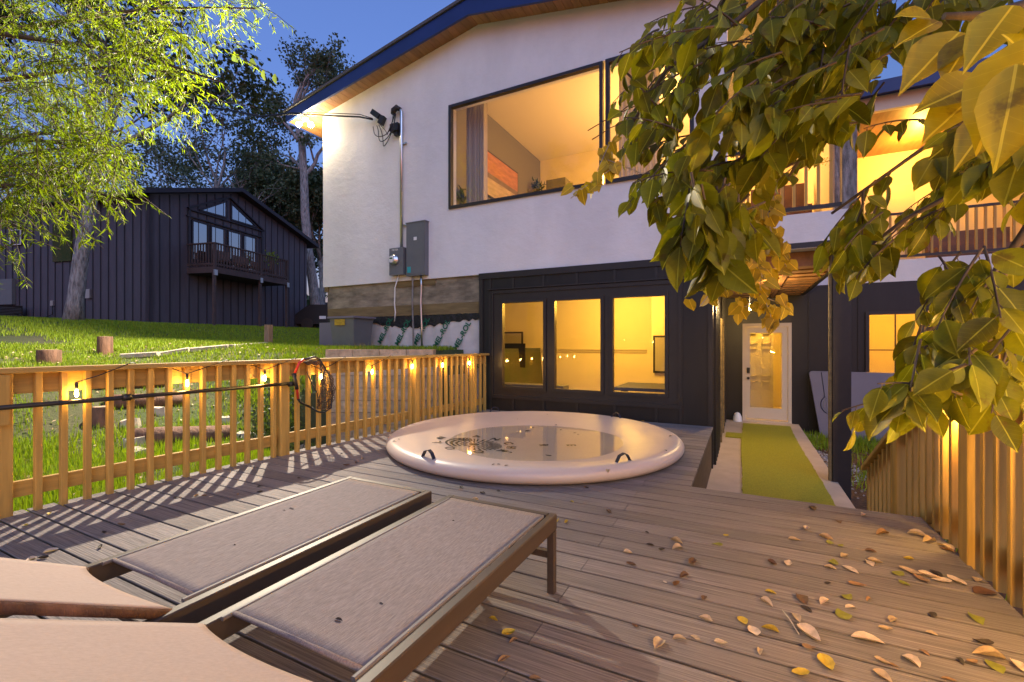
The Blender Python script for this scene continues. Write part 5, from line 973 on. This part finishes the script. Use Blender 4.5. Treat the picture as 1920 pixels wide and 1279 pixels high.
# far wood along the horizon
b_ = []; 
for k in range(70): a = rng.uniform(0, 1); D = rng.uniform(44, 60); lat = -60+90*a; v = LD(lat, D); b_.append((v.x, v.y, 2+rng.uniform(1, 5.5)))
n = 60*len(b_); c = np.repeat(np.array(b_), 60, 0)+rng.normal(size=(n, 3))*np.array([1.8, 1.8, 1.5]); tag(cluster('distant_wood', M['leafD'], c, rng.normal(size=(n, 3)), rng.normal(size=(n, 3)), .9, .35, DIAM, DIAMF), kind='stuff')
# D: near narrow-leaved tree, trunk outside the frame on the left
nb_ = Vector((-9.6, 1.2, zg(-9.6, 1.2)-.1)); e = empty('narrow_leaved_tree', nb_, 'near tree with slim yellow green leaves hanging over the lawn from the left', 'tree')
b = MB(); b.tube([nb_, nb_+Vector((.1, .1, 2)), nb_+Vector((0, .2, 4.2)), nb_+Vector((.2, .2, 6))], [.24, .2, .16, .12], 12); b.build('trunk', M['bark'], e)
bb = MB(); TW = []
def twigs(px, py, D, n, sx, sy, sd, Lt=.5):
    for _ in range(int(n*1.8)):
        p = atD(px+rng.normal()*sx, py-22+rng.normal()*sy, max(3.6, D+rng.normal()*sd)); d = Vector((rng.normal()*.6+.35, rng.normal()*.6, rng.normal()*.35-.35)).normalized(); TW.append((p, d, Lt*rng.uniform(.6, 1.3)))
for a in [(60, 60, 5.5, 46, 60, 50, .8), (180, 50, 5.8, 46, 60, 45, .8), (300, 45, 6.0, 34, 50, 35, .7), (400, 15, 6.0, 14, 50, 16, .6), (60, 170, 5.5, 40, 50, 40, .8), (170, 160, 5.5, 36, 50, 40, .8), (270, 140, 5.8, 26, 40, 35, .7), (60, 270, 5.4, 44, 50, 35, .7), (150, 255, 5.5, 30, 40, 35, .7), (40, 345, 5.2, 44, 42, 24, .6), (120, 325, 5.4, 36, 36, 24, .6), (190, 340, 5.5, 14, 24, 16, .5), (200, 290, 5.6, 14, 24, 20, .5), (10, 395, 5, 9, 22, 18, .5), (340, 160, 6.5, 9, 25, 30, .4), (440, 60, 6.5, 5, 20, 25, .4), (300, 215, 6.5, 6, 20, 18, .4), (12, 445, 4.6, 5, 14, 12, .2)]: twigs(*a)
for (x0, y0, x1, y1, D) in [(-150, 20, 420, 150, 5.6), (-150, 150, 330, 130, 5.8), (-150, 230, 240, 300, 5.5), (-150, 330, 235, 370, 5.3), (-150, 60, 480, 10, 6.2), (-150, 400, 60, 430, 4.8), (-100, 280, 150, 250, 5.6)]:
    pts = [atD(x0+(x1-x0)*t, y0+(y1-y0)*t+9*math.sin(t*7), D) for t in np.linspace(0, 1, 8)]; bb.tube(pts, [.035*(1-.85*t)+.004 for t in np.linspace(0, 1, 8)], 6); bb.tube([nb_+Vector((0, .2, 4.2)), pts[0]], .04, 6)
B_, Dd, Nn, Ln = [], [], [], []
for p, d, L_ in TW:
    q2 = p+d*L_*.5+Vector((0, 0, -.05)); q3 = p+d*L_+Vector((0, 0, -.16)); bb.tube([p, q2, q3], .0032, 4, False)
    for k in range(24):
        t = rng.uniform(.05, 1); c = p.lerp(q3, t); dd = d*.6+Vector((rng.normal()*.55, rng.normal()*.55, rng.normal()*.35-.45)); B_.append(tuple(c)); Dd.append(tuple(dd)); Nn.append((rng.normal(), rng.normal(), rng.normal()+.6)); Ln.append(rng.uniform(.06, .115))
bb.build('branch', M['barkdark'], e); Ln = np.array(Ln); cluster('foliage', M['leafN'], B_, Dd, Nn, Ln, Ln*.075, NARR, NARRF, e)
# a tree and hedge behind the viewer that the windows mirror
tree('garden_tree', (-9.5, -7, -.6), [Vector((-9.5, -7, -.6)), Vector((-9.4, -7, 2)), Vector((-9.3, -6.8, 4)), Vector((-9.4, -6.9, 5.5))], .25, [(3, (.6, .1, .7)), (3, (-.6, -.1, .8)), (2, (.2, .4, 1)), (3, (.5, -.4, .9))], 3., 2, 'dark garden tree behind the viewer mirrored in the upper window', 41, 'leafD', .22, 60, .8)
# E: big-leaved tree hanging in from the upper right
tb2 = Vector((3.1, -.4, -.8)); E_ = empty('broadleaf_tree', tb2, 'near tree with large glossy olive green leaves drooping in from the upper right', 'tree')
b = MB(); b.tube([tb2, tb2+Vector((.05, .1, 1.5)), tb2+Vector((-.1, .2, 2.8)), tb2+Vector((-.4, .3, 4.0))], [.11, .09, .075, .05], 12); b.build('trunk', M['bark'], E_)
bb = MB(); root = tb2+Vector((-.3, .3, 3.6))
B_, Dd, Nn, Ln = [], [], [], []; lr = random.Random(9)
def spray(p, d, L_, nl, s, droop=.5):
    d = Vector(d).normalized(); pts = [p]; cur = Vector(p); dd = d.copy(); ns = 5
    for i in range(ns): dd = (dd+Vector((0, 0, -droop*.16))).normalized(); cur = cur+dd*(L_/ns); pts.append(cur.copy())
    bb.tube(pts, [.0035*(1-.6*i/ns) for i in range(ns+1)], 5, False)
    for k in range(nl):
        t = (k+.6)/nl*ns; i = min(ns-1, int(t)); c = pts[i].lerp(pts[i+1], t-i); td = (pts[i+1]-pts[i]).normalized(); side = td.cross(Vector((0, 0, 1))).normalized()*(1 if k % 2 else -1)
        ld = td*.55+side*lr.uniform(.25, .8)+Vector((lr.gauss(0, .15), lr.gauss(0, .15), lr.uniform(-1.15, -.25))); pe = c+ld.normalized()*.014; bb.tube([c, pe], .0012, 3, False)
        B_.append(tuple(pe)); Dd.append(tuple(ld)); Nn.append((lr.gauss(0, .5)-.1, lr.gauss(0, .5)-.75, lr.gauss(.55, .4))); Ln.append(s*lr.uniform(.55, 1.2))
def inpoly(x, y, P_):
    c = False; j = len(P_)-1
    for i in range(len(P_)):
        if (P_[i][1] > y) != (P_[j][1] > y) and x < (P_[j][0]-P_[i][0])*(y-P_[i][1])/(P_[j][1]-P_[i][1])+P_[i][0]: c = not c
        j = i
    return c
def fillpoly(P_, n, D0, D1, L_, nl, s, dirpx=(-1, .5), spread=.5):
    xs_ = [p[0] for p in P_]; ys_ = [p[1] for p in P_]; k = 0
    while k < n:
        x = lr.uniform(min(xs_), max(xs_)); y = lr.uniform(min(ys_), max(ys_))
        if not inpoly(x, y, P_): continue
        D = lr.uniform(D0, D1); d = RT*(dirpx[0]+lr.gauss(0, spread))+Vector((0, 0, -dirpx[1]+lr.gauss(0, spread)))+FW*lr.gauss(0, .5); d.normalize()
        p = atD(x, y, D)-d*L_*.5; spray(p, d, L_*lr.uniform(.7, 1.2), nl, s); k += 1
A1 = [(1250, -30), (1200, 70), (1170, 150), (1180, 230), (1215, 300), (1180, 350), (1210, 385), (1290, 370), (1320, 430), (1375, 390), (1430, 330), (1500, 320), (1560, 290), (1590, 200), (1600, 80), (1690, -30)]
fillpoly([(1265, 400), (1290, 470), (1380, 470), (1400, 400)], 9, 1.05, 1.25, .14, 8, .092, (-.2, 1.), .35)
fillpoly(A1, 92, 1.2, 1.95, .24, 9, .080)
fillpoly([(1260, -30), (1230, 90), (1330, 130), (1560, 200), (1600, 60), (1640, -30)], 22, 1.15, 1.6, .24, 9, .082)
fillpoly([(1330, 130), (1290, 300), (1310, 420), (1380, 400), (1440, 300), (1560, 250), (1590, 120)], 18, 1.1, 1.4, .20, 8, .088)
fillpoly([(1270, 380), (1300, 450), (1390, 440), (1420, 380), (1350, 340)], 11, 1.05, 1.25, .16, 8, .092, (-.3, 1.))
fillpoly([(1400, 130), (1380, 300), (1500, 320), (1590, 260), (1590, 100)], 12, 1.2, 1.6, .22, 9, .08)
fillpoly([(1600, -30), (1960, -30), (1960, 60), (1850, 40), (1740, 20), (1680, 55), (1610, 160)], 26, 1.1, 1.8, .24, 8, .088)
fillpoly([(1800, 120), (1960, 100), (1960, 330), (1870, 260), (1810, 260)], 12, 1.0, 1.5, .22, 8, .088)
fillpoly([(1480, 400), (1560, 390), (1640, 370), (1720, 330), (1800, 280), (1920, 250), (1930, 330), (1830, 350), (1760, 400), (1640, 450), (1560, 420)], 17, 1.3, 1.8, .24, 8, .082)
fillpoly([(1530, 420), (1640, 410), (1700, 460), (1640, 520), (1560, 440)], 7, 1.3, 1.6, .2, 7, .082)
fillpoly([(1610, 195), (1720, 200), (1720, 235), (1620, 225)], 2, 1.3, 1.6, .18, 7, .075)
fillpoly([(1700, 540), (1780, 500), (1900, 460), (1960, 500), (1960, 720), (1880, 690), (1800, 640), (1720, 610)], 20, .95, 1.35, .22, 8, .080, (-1, .6))
fillpoly([(1640, 700), (1700, 640), (1790, 640), (1890, 680), (1900, 730), (1760, 720), (1640, 740)], 11, .95, 1.25, .20, 7, .080, (-.8, .7))
spray(atD(1700, 740, 1.15), -RT+Vector((0, 0, -.15)), .17, 6, .05, .2)
# big near leaves at upper right
YL = []
for (x0, y0, x1, y1, D, wd_) in [(1905, 120, 1880, 300, .40, .5), (1960, 60, 1830, 250, .42, .55), (1850, 150, 1735, 190, .55, .36), (1840, 170, 1740, 245, .55, .45), (1800, 60, 1700, 150, .62, .42), (1760, 40, 1690, 70, .65, .35), (1830, 60, 1770, 140, .60, .4), (1900, 10, 1820, 110, .5, .45), (1960, 150, 1900, 60, .45, .4), (1870, 210, 1800, 300, .52, .36), (1745, 35, 1690, 20, .65, .3)]:
    a = atD(x0, y0, D); c = atD(x1, y1, D*.98); B_.append(tuple(a)); Dd.append(tuple(c-a)); Nn.append((lr.gauss(0, .2), -1, .35)); YL.append(((tuple(a)), tuple(c-a), Nn.pop(), (c-a).length)); B_.pop(); Dd.pop()
cluster('foliage', M['leafY'], [q[0] for q in YL], [q[1] for q in YL], [q[2] for q in YL], np.array([q[3] for q in YL]), np.array([q[3] for q in YL])*.27, BROAD, BROADF, E_)
# limbs linking sprays to the trunk
for pp_ in ([(1700, -60, 1.6), (1560, 40, 1.7), (1450, 150, 1.65), (1400, 210, 1.6), (1340, 300, 1.5)], [(1640, -60, 1.5), (1615, 80, 1.6), (1560, 200, 1.6), (1480, 330, 1.6)], [(1760, -60, 1.5), (1690, 40, 1.6), (1600, 200, 1.6), (1500, 300, 1.7), (1400, 350, 1.8)], [(1960, 150, 1.4), (1830, 210, 1.5), (1700, 300, 1.6), (1560, 400, 1.6)], [(1960, 260, 1.4), (1850, 330, 1.5), (1700, 410, 1.5), (1590, 490, 1.5)], [(1960, 380, 1.1), (1890, 480, 1.15), (1860, 600, 1.15), (1845, 700, 1.15)], [(1960, 440, 1.2), (1800, 560, 1.2), (1740, 620, 1.1), (1690, 720, 1.1)], [(1500, -60, 1.5), (1380, 40, 1.5), (1250, 130, 1.5), (1180, 240, 1.5)], [(1960, 0, .8), (1850, 30, .8), (1770, 30, .8)]):
    pts = [atD(*p) for p in pp_]; m_ = len(pts); bb.tube(pts, [.011*(1-.75*i/m_) for i in range(m_)], 7); bb.tube([root, root.lerp(pts[0], .6)+Vector((0, 0, .15)), pts[0]], [.03, .02, .011], 7)
for (x0, y0, D, x1, y1) in ((1200, 195, 1.5, 1102, 245), (1180, 225, 1.5, 1110, 262)): bb.tube([atD(x0, y0, D), atD((x0+x1)/2, (y0+y1)/2-4, D), atD(x1, y1, D)], .0018, 5)
bb.build('branch', M['barkdark'], E_); Ln = np.array(Ln); cluster('foliage', M['leafA'], B_, Dd, Nn, Ln, Ln*np.array([lr.uniform(.25, .36) for _ in Ln]), BROAD, BROADF, E_)
# flower sprigs
bs = MB()
for (x, y, D, dx) in ((1860, 310, 1.2, -60), (1900, 330, 1.2, -70), (1880, 260, 1.3, 50), (1560, 300, 1.6, -50)):
    p = atD(x, y, D); q4 = atD(x+dx, y+14, D); bs.tube([p, q4], .0016, 5)
    for k in range(14):
        c = p.lerp(q4, .15+.06*k); t = c+Vector((lr.gauss(0, .008), lr.gauss(0, .008), lr.uniform(-.014, .016))); bs.tube([c, t], .0008, 4); bs.lathe(t, [(0, -.0022), (.0024, 0), (0, .0024)], 6)
bs.build('flower_buds', M['lf_yellow'], E_)
# F: yellow vine hanging in the middle
vb = atD(1420, 330, 2.2); V_ = empty('hanging_vine', vb, 'yellow heart leaved vine dangling in front of the porch', 'vine'); bb = MB(); B_, Dd, Nn, Ln = [], [], [], []
for pp_, nl in ([(1430, 300), (1425, 380), (1410, 440), (1380, 490), (1340, 540), (1312, 575)], 12), ([(1430, 300), (1440, 400), (1430, 480), (1425, 540), (1445, 590), (1444, 606)], 18), ([(1425, 320), (1445, 430), (1460, 480), (1475, 500)], 14), ([(1425, 380), (1395, 440), (1385, 500), (1372, 540)], 16), ([(1425, 540), (1400, 575), (1386, 574)], 6), ([(1440, 560), (1465, 570), (1475, 578)], 5), ([(1400, 350), (1390, 420), (1400, 470), (1430, 520)], 22), ([(1450, 340), (1450, 400), (1430, 440), (1460, 470)], 18), ([(1400, 360), (1370, 440), (1360, 480)], 10), ([(1340, 330), (1290, 350), (1240, 340), (1140, 300)], 0), ([(1175, 290), (1150, 315), (1110, 340), (1070, 372)], 8), ([(1165, 240), (1140, 275), (1120, 320)], 4):
    D = 2.1+lr.uniform(-.15, .15); pts = [atD(x, y, D) for x, y in pp_]; bb.tube(pts, .0022, 5, False); m_ = len(pts)-1
    nl = int(nl*1.7)
    for k in range(nl):
        t = (.15+.85*k/nl)*m_; i = min(m_-1, int(t)); c = pts[i].lerp(pts[i+1], t-i)+Vector((lr.gauss(0, .02), lr.gauss(0, .02), lr.gauss(0, .02))); B_.append(tuple(c)); Dd.append((lr.gauss(0, .6), lr.gauss(0, .5), -1+lr.gauss(0, .4))); Nn.append((lr.gauss(0, .5), -1, lr.gauss(.3, .4))); Ln.append(lr.uniform(.045, .072))
HEART = [(0, 0, 0), (-.10, -.55, .03), (.22, -1, .05), (.6, -.72, .0), (1, 0, -.12), (.6, .72, .0), (.22, 1, .05), (-.10, .55, .03), (.35, 0, -.03)]; HEARTF = [(0, 8, 2, 1), (8, 3, 2), (8, 4, 3), (8, 5, 4), (8, 6, 5), (0, 7, 6, 8)]
bb.build('stem', M['stone'], V_); Ln = np.array(Ln); cluster('foliage', M['leafV'], B_, Dd, Nn, Ln, Ln*.46, HEART, HEARTF, V_)
# creeper sprig crossing the sky to the left tree
vb = atD(470, 110, 7); V_ = empty('sky_vine', vb, 'thin vine with a few large leaves crossing the sky left of the roof', 'vine'); bb = MB(); pts = [atD(x, y, 6.8) for x, y in ((380, 95), (420, 80), (450, 105), (480, 125), (508, 138))]; bb.tube(pts, .006, 5); bb.build('stem', M['barkdark'], V_)
B_ = [atD(*p) for p in ((400, 82, 6.8), (436, 104, 6.8), (468, 114, 6.8), (494, 130, 6.8), (515, 138, 6.8))]; cluster('foliage', M['leafO'], [tuple(p) for p in B_], [(.2, .1, -1), (.5, .0, -.6), (.8, 0, -.5), (-.1, .1, -1), (.1, 0, -1)], [(0, -1, .1)]*5, .15, .05, BROAD, BROADF, V_)
# ---------------------------------------------------------------- sky, sun, camera
w = bpy.data.worlds.new('World'); S.world = w; w.use_nodes = True; N = w.node_tree.nodes; L = w.node_tree.links; bg = N['Background']
sky = N.new('ShaderNodeTexSky'); sky.sky_type = 'NISHITA'; sky.sun_disc = False; sky.sun_elevation = math.radians(3); SUNROT = math.radians(140); sky.sun_rotation = SUNROT; sky.air_density = 1.6; sky.dust_density = .6; sky.ozone_density = 5.
mul = N.new('ShaderNodeMix'); mul.data_type = 'RGBA'; mul.blend_type = 'MULTIPLY'; mul.inputs[0].default_value = 1; mul.inputs[7].default_value = (1.0, .66, .86, 1); L.new(sky.outputs[0], mul.inputs[6]); add = N.new('ShaderNodeMix'); add.data_type = 'RGBA'; add.blend_type = 'ADD'; add.inputs[0].default_value = 1; add.inputs[7].default_value = (.10, .13, .25, 1); L.new(mul.outputs[2], add.inputs[6]); L.new(add.outputs[2], bg.inputs[0]); bg.inputs[1].default_value = .15
sun = bpy.data.lights.new('sun', 'SUN'); sun.energy = .26; sun.angle = math.radians(50); sun.color = (.60, .72, 1); so_ = bpy.data.objects.new('sun', sun); COL.objects.link(so_)
sd3 = Vector((math.sin(SUNROT)*math.cos(.6), math.cos(SUNROT)*math.cos(.6), math.sin(.6))); so_.rotation_euler = sd3.to_track_quat('Z', 'Y').to_euler()
cam = bpy.data.cameras.new('camera'); cam.sensor_width = 36; cam.lens = 36*FP/1920; cam.shift_y = (YH-639.5)/1920; cam.clip_start = .05; cam.clip_end = 2000
co = bpy.data.objects.new('camera', cam); COL.objects.link(co); co.location = CAM; co.rotation_euler = (math.radians(90), 0, YAW); S.camera = co
S.view_settings.view_transform = 'Standard'; S.view_settings.look = 'None'; S.view_settings.exposure = 2.0; S.view_settings.gamma = 1
S.render.resolution_x = 1024; S.render.resolution_y = 682
